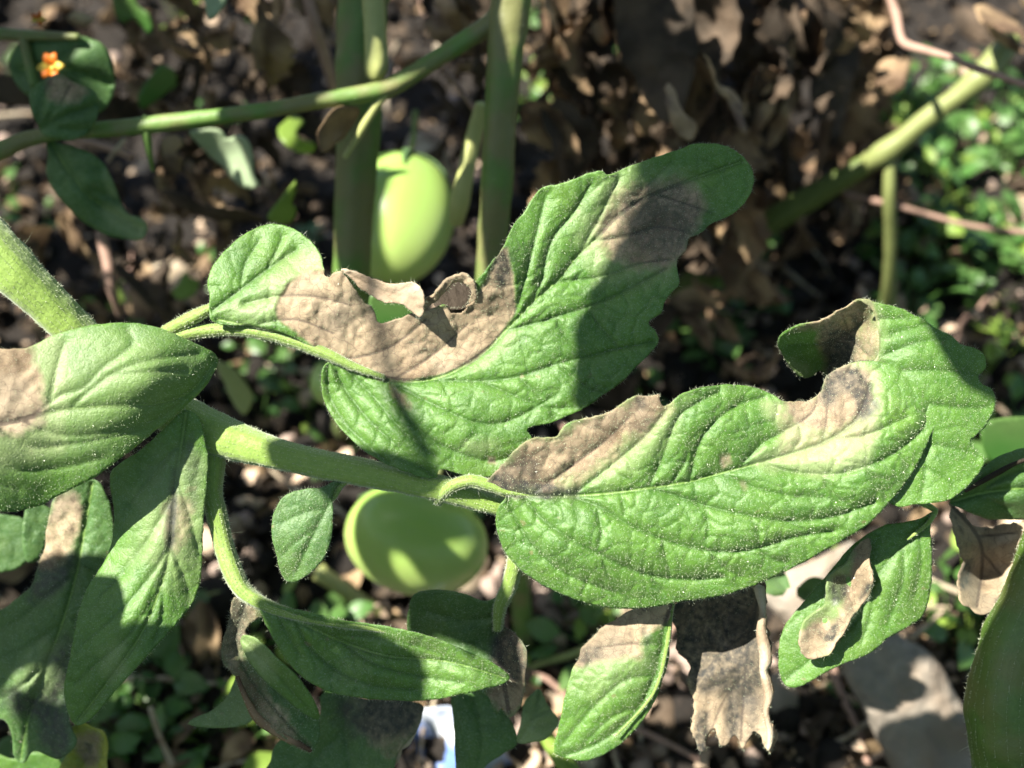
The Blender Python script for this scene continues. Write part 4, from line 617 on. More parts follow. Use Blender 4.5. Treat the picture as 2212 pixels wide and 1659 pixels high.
# right-hand stem
RP = empty('tomato_plant', P(2230, 1500, .30) * [1, 1, 0], 'thick dark green stem with fine hairs, filling the lower right corner', 'tomato plant')
tube('stem', [(2330, 1000, .262, 110), (2290, 1130, .26, 130), (2262, 1250, .258, 150), (2235, 1340, .257, 168), (2205, 1420, .256, 180), (2190, 1500, .256, 192), (2190, 1580, .257, 188), (2200, 1680, .26, 186), (2215, 1800, .265, 180)], RP, 'stem_dark', 9000, 40, 51, 10, 24, .02)
low('leaf_blade', E((2052, 1082), (2085, 1056), (2120, 1012), (2160, 985), (2212, 968), (2300, 960), (2300, 1110), (2240, 1122), (2180, 1122), (2130, 1120), (2090, 1104), (2070, 1095)), .268, [(2052, 1082, 0), (2200, 970, 2), (2200, 1060, -2), (2200, 1120, 4)], RP, 'leaf_dark', 'dull green leaf with a dark rolled rim at the right edge', 52, step=6, veins=[([(2055, 1084), (2140, 1062), (2290, 1050)], 1), ([(2110, 1070), (2180, 1100)], .5), ([(2110, 1066), (2170, 1030), (2230, 1010)], .6)])
tube('rolled_edge', [(2085, 1062, .2655, 6), (2120, 1040, .2645, 12), (2160, 1018, .264, 13), (2195, 1000, .264, 10), (2240, 985, .264, 8)], RP, 'dry_dark', 0, 0, 53, 6, 8, .1)
low('leaf_blade', E((2050, 1085), (2070, 1095), (2095, 1125), (2130, 1140), (2212, 1128), (2260, 1140), (2220, 1200), (2190, 1230), (2168, 1275), (2150, 1308), (2122, 1326), (2095, 1312), (2072, 1290), (2066, 1262), (2080, 1215), (2062, 1160)), .272, [(2055, 1090, 0), (2130, 1140, 4), (2200, 1150, 0), (2080, 1270, -5), (2120, 1230, 5), (2150, 1300, -3), (2100, 1180, -4)], RP, 'leaf', 'crumpled brown dead leaf beside the thick stem', 54, step=5, crum=1.0, serr=3, blight=[(E((2000, 1050), (2300, 1050), (2300, 1350), (2000, 1350)), 4, 1.2)], veins=[([(2060, 1095), (2120, 1180), (2110, 1310)], .9), ([(2110, 1160), (2200, 1150)], .6), ([(2120, 1190), (2160, 1240)], .6)], dark=[(E((2080, 1220), (2100, 1210), (2095, 1260), (2075, 1270)), 8, .8), (E((2060, 1110), (2075, 1130), (2080, 1160)), 6, .7)])

# ---------- tomatoes
def tomato_mat(name, c1, c2, c3):
    m, nt, nd, lk = newmat(name); out = N(nt, 'ShaderNodeOutputMaterial'); co = N(nt, 'ShaderNodeTexCoord').outputs['Object']
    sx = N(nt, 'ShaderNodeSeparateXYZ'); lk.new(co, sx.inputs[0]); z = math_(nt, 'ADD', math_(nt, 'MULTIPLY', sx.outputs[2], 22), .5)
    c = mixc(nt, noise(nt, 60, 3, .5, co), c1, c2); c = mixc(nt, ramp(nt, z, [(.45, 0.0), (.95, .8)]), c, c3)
    c = mixc(nt, ramp(nt, noise(nt, 1200, 2, .5, co), [(.6, 0.0), (.75, .2)]), c, (.5, .6, .25))
    pb = N(nt, 'ShaderNodeBsdfPrincipled'); lk.new(c, pb.inputs['Base Color']); pb.inputs['Roughness'].default_value = .33; pb.inputs['Specular IOR Level'].default_value = .5
    pb.inputs['Subsurface Weight'].default_value = .35; pb.inputs['Subsurface Radius'].default_value = (.6, 1, .3); pb.inputs['Subsurface Scale'].default_value = .004
    lk.new(pb.outputs[0], out.inputs[0]); return m
M['tomato'] = tomato_mat('green_tomato_skin', (.40, .52, .14), (.46, .57, .20), (.20, .36, .06))
def tomato(px, py, d, rx, ry, label, tilt, seed):
    c = P(px, py, d); r = rx * onepx(d); k = ry / rx; rt = empty('tomato', c, label, 'tomato', 'green tomatoes')
    nu, nv = 40, 28; V = []; th = np.linspace(0, 2 * np.pi, nu, endpoint=False)[None]; ph = np.linspace(0.0, np.pi, nv)[:, None]
    lob = 1 + .035 * np.cos(4 * th + seed) * np.sin(ph) ** 2; rr = r * lob * (1 - .10 * np.exp(-(ph / .35) ** 2))
    X = rr * np.sin(ph) * np.cos(th); Y = rr * np.sin(ph) * np.sin(th); Z = k * rr * np.cos(ph) + 0 * th
    loc = np.stack([X, Y, Z], -1).reshape(-1, 3); Rm = np.array(Matrix.Rotation(tilt[0], 3, 'X') @ Matrix.Rotation(tilt[1], 3, 'Y')); loc = loc @ Rm.T
    i = np.arange(nv - 1)[:, None] * nu; j = np.arange(nu)[None]; F = np.stack([i + j, i + nu + j, i + nu + (j + 1) % nu, i + (j + 1) % nu], -1).reshape(-1, 4)
    np_mesh('skin', c + loc, F, M['tomato'], rt)
    up = Rm @ np.array([0, 0, 1.]); top = c + up * k * r * .9
    for s in range(5):
        a = s * 1.256 + seed; o = Rm @ np.array([math.cos(a), math.sin(a), 0]); sd = np.cross(o, up); q = []
        for t in np.linspace(0, 1, 5):
            p = c + (o * math.sin(t * 1.0 + .05) * r * 1.06 + up * k * math.cos(t * 1.0 + .05) * r * 1.04); ww = r * .13 * (1 - t) ** .7 + r * .005; q += [p - sd * ww, p + up * .0008, p + sd * ww]
        F = [[3 * n, 3 * n + 1, 3 * n + 4, 3 * n + 3] for n in range(4)] + [[3 * n + 1, 3 * n + 2, 3 * n + 5, 3 * n + 4] for n in range(4)]
        np_mesh('sepal', q, F, M['leaf_dark'], rt, np.zeros((15, 4)), thick=.0003)
    u, v, dd = proj(top); u2, v2, d2 = proj(top + up * .02)
    tube('stalk', [(u, v, dd, 10 * r / .012), ((u + u2) / 2 + 4, (v + v2) / 2, (dd + d2) / 2, 8 * r / .012), (u2, v2, d2, 9 * r / .012)], rt, 'stem_bg', 0, 0, seed, 5, 8)
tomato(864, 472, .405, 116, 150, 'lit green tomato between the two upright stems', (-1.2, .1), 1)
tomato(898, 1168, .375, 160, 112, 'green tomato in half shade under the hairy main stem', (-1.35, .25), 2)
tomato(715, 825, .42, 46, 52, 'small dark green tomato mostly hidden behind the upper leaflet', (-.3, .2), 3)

# ---------- orange blossom at top left
def flower(px, py, d, rpx, label, seed, n=6):
    c = P(px, py, d); r = rpx * onepx(d); t = empty('flower', c, label, 'flower'); g = np.random.default_rng(seed)
    for s in range(n):
        a = s * 6.283 / n + g.uniform(-.2, .2); o = RT * math.cos(a) + UP * math.sin(a); sd = np.cross(o, FW); q = []
        for k_ in np.linspace(0, 1, 6):
            ww = r * .34 * math.sin(math.pi * min(.96, k_ * .9 + .08)) ** .7; p = c + o * r * k_ - FW * r * .5 * math.sin(k_ * 2.2); q += [p - sd * ww, p + FW * r * .06, p + sd * ww]
        F = [[3 * i, 3 * i + 1, 3 * i + 4, 3 * i + 3] for i in range(5)] + [[3 * i + 1, 3 * i + 2, 3 * i + 5, 3 * i + 4] for i in range(5)]
        np_mesh('petal', q, F, M['petal'] if s % 3 else M['petal_y'], t, thick=.0003)
    tube('flower_centre', [(px - 3, py, d - .001, rpx * .3), (px + 3, py + 2, d - .002, rpx * .34)], t, 'petal_y', 0, 0, seed, 2, 8)
M['petal'] = simple_mat('orange_petal', (.65, .12, .01), (.85, .28, .02), 200, .5, .4, .2, trans=.3)
M['petal_y'] = simple_mat('yellow_petal', (.70, .50, .05), (.80, .62, .15), 200, .5, .4, .2, trans=.3)
flower(114, 146, .330, 30, 'orange and yellow flower peeping over the rounded shaded leaf', 1)
flower(86, 42, .335, 16, 'tiny orange flower near the top left corner', 2, 5)

# ---------- right background stems and twigs
YP = empty('tomato_plant', P(1930, 640, .55) * [1, 1, 0], 'pale yellow-green leaning stem blurred in the upper right background', 'tomato plant')
tube('stem', [(2195, 75, .43, 30), (2165, 112, .43, 52), (2120, 165, .43, 56), (2060, 215, .435, 46), (2000, 258, .44, 44), (1950, 300, .445, 46), (1900, 335, .45, 50), (1868, 355, .455, 40)], YP, 'stem_dull', 0, 0, 61, 10, 14, .04)
tube('stem', [(1880, 348, .455, 44), (1840, 372, .457, 46), (1760, 420, .465, 52), (1660, 480, .475, 56), (1560, 560, .49, 56), (1450, 640, .50, 50)], YP, 'stem_shaded', 0, 0, 63, 10, 14, .04, 'lower stretch of the stem, shade put into its olive colour')
tube('side_shoot', [(1922, 330, .45, 26), (1921, 420, .455, 28), (1924, 520, .47, 28), (1921, 600, .485, 28), (1918, 660, .50, 36)], YP, 'stem_dull', 0, 0, 62, 10, 12, .04, 'thin upright pale shoot')
def twig(pts, label, mat='twig', group=None, seed=0):
    c = P(*[pts[len(pts) // 2][i] for i in range(3)]); o = tube('twig', pts, None, mat, 0, 0, seed, 10, 8, .08)
    me = o.data; me.transform(Matrix.Translation(-Vector(c))); o.location = Vector(c); return tag(o, label, 'twig', group)
twig([(1915, -20, .40, 14), (1935, 30, .40, 20), (1945, 80, .395, 18), (1960, 98, .39, 20), (2010, 112, .385, 17), (2060, 128, .38, 15), (2110, 148, .38, 18), (2160, 165, .375, 16), (2260, 200, .37, 16)], 'pinkish bent dry twig across the pale leaning stem', seed=71)
twig([(1780, 400, .47, 12), (1850, 425, .465, 12), (1920, 440, .46, 14), (2000, 462, .46, 12), (2100, 488, .455, 12), (2240, 505, .45, 14)], 'thin dark twig crossing the upright pale shoot', 'twig', seed=72)
twig([(215, 500, .40, 20), (232, 560, .40, 26), (240, 620, .40, 22), (258, 680, .41, 14)], 'dry brown stalk hanging above the first big stem bend', seed=73)
twig([(250, 575, .42, 22), (300, 620, .42, 26), (330, 660, .42, 18), (380, 700, .43, 14)], 'dark brown stalk slanting down to the hairy leaf stalk', 'dry_dark', seed=74)
twig([(150, 300, .40, 16), (220, 315, .40, 18), (285, 338, .40, 16)], 'straw-coloured stick behind the drooping shaded leaf', seed=75)
twig([(232, 350, .39, 8), (250, 325, .39, 10), (270, 300, .39, 8)], 'short pale straw crossing the stick', 'dry_pale', seed=76)
twig([(960, 150, .37, 10), (985, 180, .37, 12), (1010, 215, .37, 12), (1035, 255, .37, 12), (1045, 300, .375, 10), (1040, 350, .38, 8)], 'thin bent brown twig beside the lit upright stem', seed=77)
twig([(662, -20, .40, 20), (680, 50, .40, 24), (700, 110, .405, 26), (722, 190, .41, 22)], 'mauve-brown stick slanting left of the thick dark stem', seed=78)
twig([(690, 1235, .42, 40), (740, 1270, .425, 36), (790, 1305, .43, 36), (850, 1335, .435, 30), (890, 1350, .44, 24)], 'lime green stalk lying below the half-shaded tomato', 'stem_pale', seed=79)
twig([(1130, 1450, .42, 12), (1180, 1430, .42, 18), (1240, 1412, .42, 18), (1290, 1385, .42, 12)], 'yellowish stalk running to the brown-topped hanging leaflet', 'stem_pale', seed=80)
twig([(1170, 1580, .33, 26), (1195, 1615, .325, 40), (1230, 1665, .32, 44), (1260, 1720, .32, 40)], 'lime stalk at the bottom edge under the hanging leaflet', 'weed_lime', seed=81)
twig([(325, 1530, .36, 12), (345, 1590, .37, 12), (372, 1650, .38, 14)], 'grey straw leaning among the weeds at lower left', 'dry_pale', seed=82)
twig([(1768, 1695, .41, 20), (1785, 1700, .41, 20), (1820, 1740, .41, 20)], 'short stick below the pale stones', seed=83)

# ---------- named loose leaves
def loose(o, d, ctrl, mat, label, seed, cat='leaf', name='fallen_leaf', **k):
    c = np.mean(np.array(o), 0); e = P(c[0], c[1], d); ob = low(name, o, d, ctrl, None, mat, None, seed, **k)
    ob.data.transform(Matrix.Translation(-Vector(e))); ob.location = Vector(e); return tag(ob, label, cat)
loose(E((410, 290), (430, 280), (475, 280), (490, 300), (515, 292), (538, 312), (545, 345), (550, 380), (560, 402), (535, 408), (505, 392), (480, 360), (450, 335)), .37, [(410, 290, 0), (480, 282, -3), (545, 340, -3), (490, 340, 6), (550, 400, 3)], 'weed_grey', 'pale bluish folded leaf below the thin branch', 101, rough=2)
loose(E((612, 262), (635, 250), (660, 262), (640, 285), (650, 300), (680, 310), (672, 330), (640, 328), (610, 305), (600, 280)), .40, [(612, 262, 0), (660, 262, 3), (640, 290, -5), (672, 325, 2)], 'weed_lime', 'curled yellow-green leaf under the lit part of the branch', 102)
loose(E((578, 470), (595, 440), (620, 410), (638, 390), (640, 410), (630, 440), (640, 450), (632, 475), (605, 485)), .36, [(578, 470, 0), (638, 392, -3), (635, 470, 3)], 'weed_lime', 'bright lime leaf above the round green lobe', 103)
loose(E((872, 320), (890, 285), (930, 290), (965, 310), (970, 345), (992, 375), (985, 400), (960, 390), (935, 360), (905, 340), (880, 345)), .47, [(872, 320, 0), (965, 310, 4), (985, 395, 0), (930, 335, -4)], 'dry_pale', 'greyish pink dead leaf behind the lit tomato', 104)
loose(E((465, 780), (490, 785), (520, 810), (545, 850), (540, 880), (525, 895), (505, 870), (485, 830)), .40, [(465, 780, 0), (545, 850, 3), (525, 893, 0)], 'stem_pale', 'dull yellow leaf scrap right of the blurred leaflet', 105)
loose(E((370, 630), (385, 610), (400, 585), (412, 600), (430, 605), (420, 635), (395, 648), (380, 645)), .42, [(370, 630, 0), (400, 585, 3), (425, 630, 0)], 'weed_lime', 'yellow ragged leaf scrap left of the leaf stalk', 106)
loose(E((300, 200), (330, 160), (345, 140), (375, 150), (380, 185), (360, 200), (330, 225), (305, 235)), .40, [(300, 200, 0), (375, 160, 2), (310, 230, 3)], 'weed', 'light green leaf above the left end of the branch', 107)
loose(E((245, -20), (250, 30), (270, 50), (290, 40), (320, 75), (330, 60), (320, 30), (300, 15), (280, -20)), .40, [(250, 0, 0), (320, 70, 3), (300, 0, -3)], 'weed', 'light green ragged leaf near the top left', 108)
loose(E((60, 1560), (110, 1580), (150, 1590), (140, 1630), (70, 1640), (40, 1600)), .31, [(60, 1560, 0), (140, 1600, 3), (70, 1640, 3)], 'leaf_dark', 'dark leaf behind the small yellow curled one', 109)
loose(E((350, 410), (400, 420), (440, 445), (500, 450), (545, 462), (570, 480), (520, 478), (460, 475), (400, 455), (370, 440)), .38, [(350, 410, 0), (450, 450, -5), (570, 480, 3), (450, 475, 3)], 'dry_dark', 'long dark curled dead leaf left of centre', 110, rough=4)
loose(E((350, 300), (380, 290), (395, 310), (380, 330), (395, 345), (385, 375), (365, 360), (352, 335)), .37, [(350, 300, 0), (395, 310, 4), (385, 375, 0)], 'dry', 'pinkish curled scrap hanging under the branch', 111, rough=4)
loose(E((145, 35), (170, 28), (200, 38), (195, 55), (160, 52)), .42, [(145, 35, 0), (200, 40, 3), (165, 52, 3)], 'dry_pale', 'cream dead leaf scrap beside the tiny flower', 112)
loose(E((2120, 920), (2160, 905), (2212, 900), (2280, 910), (2280, 985), (2212, 985), (2150, 1000), (2125, 970)), .33, [(2120, 920, 0), (2260, 920, 2), (2150, 995, 4)], 'weed', 'bright green blurred leaf at the right edge', 113)
loose(E((0, 1600), (60, 1590), (120, 1605), (120, 1630), (60, 1660), (0, 1655)), .33, [(0, 1600, 0), (120, 1610, 2), (60, 1655, 3)], 'weed', 'bright green blurred leaf at the bottom left', 114)

loose(E((800, 640), (840, 625), (900, 640), (920, 680), (890, 720), (830, 720), (800, 690)), .30, [(800, 640, 0), (910, 650, 2), (850, 715, 3)], 'weed', 'green leaf seen through the gap under the curled flap', 115)
# hanging dead leaves and strips of the dried-out plant along the top right
DP = empty('withered_tomato_plant', P(1600, 100, .5) * [1, 1, 0], 'dead brown tomato plant with rag-like hanging leaves across the top right', 'dead plant')
tube('stem', [(1330, -80, .44, 40), (1350, 60, .44, 34), (1340, 220, .45, 28), (1322, 400, .47, 24), (1310, 640, .52, 22)], DP, 'dry_dark', 0, 0, 91, 12, 10, .1)
tube('stem', [(1700, -80, .46, 30), (1720, 60, .46, 26), (1690, 220, .47, 24), (1705, 420, .50, 22), (1690, 560, .54, 20)], DP, 'dry_dark', 0, 0, 92, 12, 10, .1)
tube('stem', [(1500, -60, .43, 26), (1560, 40, .44, 24), (1600, 160, .45, 20), (1580, 330, .47, 18), (1600, 420, .52, 16)], DP, 'dry_dark', 0, 0, 93, 12, 10, .1)
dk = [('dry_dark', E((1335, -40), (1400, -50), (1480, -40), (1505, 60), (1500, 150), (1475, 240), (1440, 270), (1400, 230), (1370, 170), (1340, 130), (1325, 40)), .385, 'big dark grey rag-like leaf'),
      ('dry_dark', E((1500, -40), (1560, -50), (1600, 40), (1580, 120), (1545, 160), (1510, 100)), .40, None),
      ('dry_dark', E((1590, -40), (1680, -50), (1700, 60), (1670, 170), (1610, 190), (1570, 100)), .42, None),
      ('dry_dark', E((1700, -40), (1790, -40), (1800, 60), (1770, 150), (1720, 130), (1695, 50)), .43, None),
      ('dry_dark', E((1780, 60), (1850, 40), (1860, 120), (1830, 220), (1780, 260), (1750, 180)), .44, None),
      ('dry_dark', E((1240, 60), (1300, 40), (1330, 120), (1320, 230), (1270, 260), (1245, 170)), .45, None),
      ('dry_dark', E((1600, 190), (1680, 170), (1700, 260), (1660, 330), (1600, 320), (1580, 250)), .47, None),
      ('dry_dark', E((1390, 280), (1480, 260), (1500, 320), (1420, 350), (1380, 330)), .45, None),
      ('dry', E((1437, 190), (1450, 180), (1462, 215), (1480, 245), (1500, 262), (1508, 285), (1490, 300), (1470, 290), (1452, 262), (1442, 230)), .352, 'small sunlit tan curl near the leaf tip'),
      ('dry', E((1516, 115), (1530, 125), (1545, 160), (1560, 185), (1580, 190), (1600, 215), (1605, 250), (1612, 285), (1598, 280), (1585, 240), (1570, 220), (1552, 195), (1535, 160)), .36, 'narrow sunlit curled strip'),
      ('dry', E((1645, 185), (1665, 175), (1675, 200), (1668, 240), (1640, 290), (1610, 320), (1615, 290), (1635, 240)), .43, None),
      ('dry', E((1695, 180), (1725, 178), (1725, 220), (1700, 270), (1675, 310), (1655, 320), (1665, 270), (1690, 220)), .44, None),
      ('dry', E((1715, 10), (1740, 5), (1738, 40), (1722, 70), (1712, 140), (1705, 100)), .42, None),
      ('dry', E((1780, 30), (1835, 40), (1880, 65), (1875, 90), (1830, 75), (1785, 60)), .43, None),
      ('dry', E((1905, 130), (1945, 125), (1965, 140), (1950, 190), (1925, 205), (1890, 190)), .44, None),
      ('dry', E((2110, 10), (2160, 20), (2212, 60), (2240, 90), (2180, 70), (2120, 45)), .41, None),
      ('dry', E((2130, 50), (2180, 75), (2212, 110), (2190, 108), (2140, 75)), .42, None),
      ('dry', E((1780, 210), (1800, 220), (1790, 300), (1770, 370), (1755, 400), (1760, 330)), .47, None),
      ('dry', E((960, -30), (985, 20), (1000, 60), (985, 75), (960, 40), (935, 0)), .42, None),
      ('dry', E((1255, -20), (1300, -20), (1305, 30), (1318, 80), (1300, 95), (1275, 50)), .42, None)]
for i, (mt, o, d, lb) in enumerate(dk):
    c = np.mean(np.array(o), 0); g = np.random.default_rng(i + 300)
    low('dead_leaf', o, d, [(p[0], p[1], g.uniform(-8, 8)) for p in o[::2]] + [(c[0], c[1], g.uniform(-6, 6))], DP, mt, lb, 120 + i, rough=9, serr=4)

# curtain of small hanging dead leaves on the withered plant, and dead leaves caught among the stems at the left
gg = np.random.default_rng(909); hm = []
for i in range(12):
    me = blade_mesh('dead_leaf', 200 + i, gg.uniform(.022, .042), gg.uniform(.005, .017), 13, 8, gg.uniform(.5, 1.2), gg.uniform(.16, .30), .2); me.materials.append(M['dry_dark'] if i % 2 else M['dry']); hm.append(me)
def hang(px, py, d, s, parent, tilt=.5):
    q = P(px, py, d); o = bpy.data.objects.new('dead_leaf', hm[gg.integers(12)]); COL.objects.link(o); o.parent = parent
    Mx = Matrix.Rotation(gg.uniform(0, 6.28), 4, 'Z') @ Matrix.Rotation(math.pi / 2 + gg.normal(0, tilt), 4, 'Y') @ Matrix.Rotation(gg.uniform(0, 6.28), 4, 'X') @ Matrix.Scale(s, 4)
    o.matrix_local = Matrix.Translation(Vector(q) - parent.location) @ Mx
for i in range(200):
    px = gg.uniform(1180, 1930); py = gg.uniform(-80, 560) * (1 - .35 * max(0, (px - 1750) / 330)); hang(px, py, gg.uniform(.50, .56) if px > 1640 and 300 < py < 580 or px > 1820 else gg.uniform(.40, .52), gg.uniform(.6, 1.25), DP)
for i in range(40): hang(gg.uniform(1240, 1700), gg.uniform(540, 860), gg.uniform(.44, .54), gg.uniform(.5, 1.0), DP, .9)
LP = empty('withered_tomato_plant', P(480, 250, .5) * [1, 1, 0], 'dead curled tan and dark leaves tangled behind the thin branch at the upper left', 'dead plant')
tube('stem', [(380, -60, .45, 18), (430, 120, .45, 18), (410, 300, .46, 16), (470, 470, .48, 16), (460, 640, .52, 14)], LP, 'dry_dark', 0, 0, 95, 12, 8, .1)
for i in range(60): hang(gg.uniform(230, 720), gg.uniform(-40, 640), gg.uniform(.40, .50), gg.uniform(.5, 1.0), LP, .9)
for i in range(12): hang(gg.uniform(860, 1040), gg.uniform(-40, 300), gg.uniform(.42, .50), gg.uniform(.5, .9), LP, .9)
for i in range(14): hang(gg.uniform(-40, 240), gg.uniform(520, 760), gg.uniform(.42, .50), gg.uniform(.5, .9), LP, .9)
# ---------- stones, plastic
def slab(name, o, d, th, mat, label, cat, seed, ctrl=None):
    rings = []; h = [0, .25, .6, .9, 1.0]; s = [1.0, .995, .95, .80, .45]; o = [(x_ + 9 * math.sin(i_ * 2.3 + seed), y_ + 9 * math.cos(i_ * 1.7)) for i_, (x_, y_) in enumerate(o)]; ol = catmull(o, 12, True); n = len(ol); c = ol.mean(0)
    g = np.random.default_rng(seed); V = []
    for hh, ss in zip(h, s):
        q = c + (ol - c) * ss; V.append(P(q[:, 0], q[:, 1], d - th * hh - .0040 * fbm(q[:, 0] / 60, q[:, 1] / 60, 4, seed)))
    V.append(P(np.array([c[0]]), np.array([c[1]]), d - th)); F = []
    for r_ in range(4):
        for i in range(n): F.append([r_ * n + i, r_ * n + (i + 1) % n, (r_ + 1) * n + (i + 1) % n, (r_ + 1) * n + i])
    for i in range(n): F.append([4 * n + i, 4 * n + (i + 1) % n, 5 * n, 5 * n])
    V = np.concatenate(V); F = np.array(F); T = np.vstack([F[:, [0, 1, 2]], F[F[:, 2] != F[:, 3]][:, [0, 2, 3]]])
    e = P(c[0], c[1], d); return tag(np_mesh(name, V, T, M[mat], None, origin=e), label, cat)
M['stone'] = simple_mat('pale_lilac_stone', (.14, .12, .10), (.52, .45, .38), 240, .9, .15, 1.0, .0016, 0, (.28, .22, .17), 60)
M['plastic'] = simple_mat('white_blue_plastic', (.72, .76, .82), (.80, .82, .85), 60, .35, .5, .4, .001, .15, (.12, .22, .55), 55)
slab('flat_stone', E((1812, 1440), (1840, 1400), (1880, 1378), (1925, 1360), (1960, 1372), (1995, 1405), (2030, 1450), (2075, 1495), (2105, 1560), (2110, 1640), (2080, 1720), (2000, 1740), (1945, 1690), (1900, 1610), (1850, 1520)), .385, .010, 'stone', 'large flat lilac-grey stone dappled with light, beside the thick stem', 'stone', 1)
slab('flat_stone', E((1640, 1262), (1700, 1235), (1760, 1215), (1820, 1170), (1850, 1160), (1850, 1210), (1800, 1270), (1740, 1330), (1700, 1350), (1660, 1310)), .40, .008, 'stone', 'pinkish flat stone between the main leaflet and the oval leaflet', 'stone', 2)
slab('flat_stone', E((1640, 1480), (1690, 1450), (1715, 1500), (1730, 1560), (1725, 1610), (1690, 1650), (1640, 1665), (1580, 1660), (1560, 1620), (1600, 1560)), .41, .008, 'stone', 'pale stone behind the dead rag-like leaflet', 'stone', 3)
pl = loose(E((862, 1560), (890, 1538), (930, 1530), (975, 1528), (1000, 1560), (1060, 1600), (1100, 1640), (1120, 1720), (850, 1720), (855, 1640)), .40, [(862, 1560, 0), (975, 1530, -6), (940, 1600, 6), (1000, 1650, -5), (870, 1680, 4), (1090, 1690, 3)], 'plastic', 'crumpled white and blue plastic wrapper at the bottom edge', 140, 'wrapper', 'plastic_wrapper', rough=6, step=7)

for i in range(16):                                     # small leaflets added behind the main leaflet to dapple the flat stone with shade
    g3 = np.random.default_rng(700 + i); q = P(g3.uniform(1480, 1800), g3.uniform(1030, 1290), g3.uniform(.295, .33))
    if i == 0: SPR = empty('tomato_plant', P(1650, 1250, .45) * [1, 1, 0], 'small green side shoot added behind the big leaflet to dapple the flat stone with shade', 'tomato plant'); tube('stem', [(1900, 1090, .33, 8), (1700, 1110, .32, 10), (1560, 1180, .325, 10), (1540, 1240, .34, 8)], SPR, 'stem_bg', 0, 0, 64, 8, 8, .05)
    o = bpy.data.objects.new('leaflet', cb[i % 4]); COL.objects.link(o); o.parent = SPR; o.matrix_local = Matrix.Translation(Vector(q) - SPR.location) @ Matrix.Rotation(g3.uniform(0, 6.28), 4, 'Z') @ Matrix.Rotation(g3.normal(0, .5), 4, 'X') @ Matrix.Scale(g3.uniform(.18, .36), 4)
    if not len(cb[i % 4].materials): cb[i % 4].materials.append(M['leaf_dark'])
# ---------- litter on the soil
M['crumb'] = simple_mat('pinkish_crumb', (.45, .32, .22), (.68, .52, .39), 200, .7, .3, .4)
def zone(px, py): return ('upper ' if py < 553 else 'middle ' if py < 1106 else 'lower ') + ('left' if px < 737 else 'centre' if px < 1475 else 'right')
g = np.random.default_rng(21)
dm = {m_: [] for m_ in ('dry', 'dry_dark', 'dry_pale')}
for m_, n_ in (('dry', 6), ('dry_dark', 4), ('dry_pale', 3)):
    for i in range(n_):
        me = blade_mesh('dry_leaf', i * 3 + len(m_), .022, .012, 8, 6, .8, .24, .1); me.materials.append(M[m_]); dm[m_].append(me)
for i in range(300):
    px, py = g.uniform(-150, 2362), g.uniform(-260, 1850)
    q, t = G(px, py, 0); q = np.array(q); q[2] = ground_h(q[0], q[1]) + g.uniform(.003, .014)
    m_ = g.choice(['dry', 'dry', 'dry_dark', 'dry_pale'], p=[.35, .30, .25, .10])
    o = bpy.data.objects.new('dry_leaf', dm[m_][g.integers(len(dm[m_]))]); COL.objects.link(o)
    o.matrix_world = rmat(q, g, g.uniform(.45, 1.35), 1.4); tag(o, 'small curled %s dead leaf lying blurred on the soil at the %s' % ({'dry': 'tan', 'dry_dark': 'dark brown', 'dry_pale': 'straw-coloured'}[m_], zone(px, py)), 'dry leaf', 'dry leaves littering the soil')
# crumbs
cm = [blade_mesh('crumb', 60 + i, .008, .005, 5, 4, .9, .3) for i in range(6)]
def scatter(n, hi, smin, smax, box=(-200, 2412, -300, 1900), flat=1.6, seed=1):
    g = np.random.default_rng(seed); Ms = []
    for i in range(n):
        q, t = G(g.uniform(box[0], box[1]), g.uniform(box[2], box[3]), 0); q = np.array(q); q[2] = ground_h(q[0], q[1]) + g.uniform(0, hi)
        Ms.append(rmat(q, g, g.uniform(smin, smax), flat))
    return Ms
Ms = scatter(1000, .008, .3, 1.3, seed=5); joined('leaf_crumbs', [cm[i % 6] for i in range(len(Ms))], Ms, M['dry'], None, 'tan crumbs of dead leaf strewn over the soil', 'stuff')
Ms = scatter(2600, .012, .4, 1.8, seed=6); joined('dark_leaf_crumbs', [cm[i % 6] for i in range(len(Ms))], Ms, M['dry_dark'], None, 'dark brown crumbs of dead leaf strewn over the soil', 'stuff')
Ms = scatter(700, .016, .5, 1.5, seed=8); joined('pale_leaf_crumbs', [cm[i % 6] for i in range(len(Ms))], Ms, M['crumb'], None, 'pinkish pale crumbs of dead leaf catching the sun', 'stuff')
# clods
def lump_mesh(seed, r=.004):
    import bmesh
    bm = bmesh.new(); bmesh.ops.create_icosphere(bm, subdivisions=2, radius=r)
    for v in bm.verts: v.co *= 1 + .35 * float(fbm(np.array(v.co.x * 400 + seed), np.array(v.co.y * 400 + v.co.z * 300), 3))
    V = np.array([v.co[:] for v in bm.verts]); F = np.array([[v.index for v in f.verts] for f in bm.faces]); bm.free(); return V, F
def lumps(name, n, mat, smin, smax, label, seed, box=(-200, 2412, -300, 1900)):
    g = np.random.default_rng(seed); vs = []; fs = []; o = 0; L = [lump_mesh(seed + i) for i in range(5)]
    for Mx in scatter(n, .003, smin, smax, box, 3, seed):
        V, F = L[g.integers(5)]; R_ = np.array(Mx); vs.append(V @ R_[:3, :3].T + R_[:3, 3]); fs.append(F + o); o += len(V)
    np_mesh(name, np.concatenate(vs), np.concatenate(fs), mat, None, kind='stuff', label=label)
M['pebble'] = simple_mat('pinkish_pebble', (.26, .19, .16), (.42, .32, .27), 200, .8, .3, .5)
lumps('soil_clods', 1500, M['soil'], .5, 2.2, 'dark crumbs and clods of soil', 31)
lumps('pebbles', 420, M['pebble'], .35, 1.2, 'small pinkish pebbles scattered on the soil', 32)
lumps('pebbles', 160, M['pebble'], .5, 1.6, 'pinkish pebbles in the bottom gap between leaflets', 33, (1050, 1500, 1150, 1660))
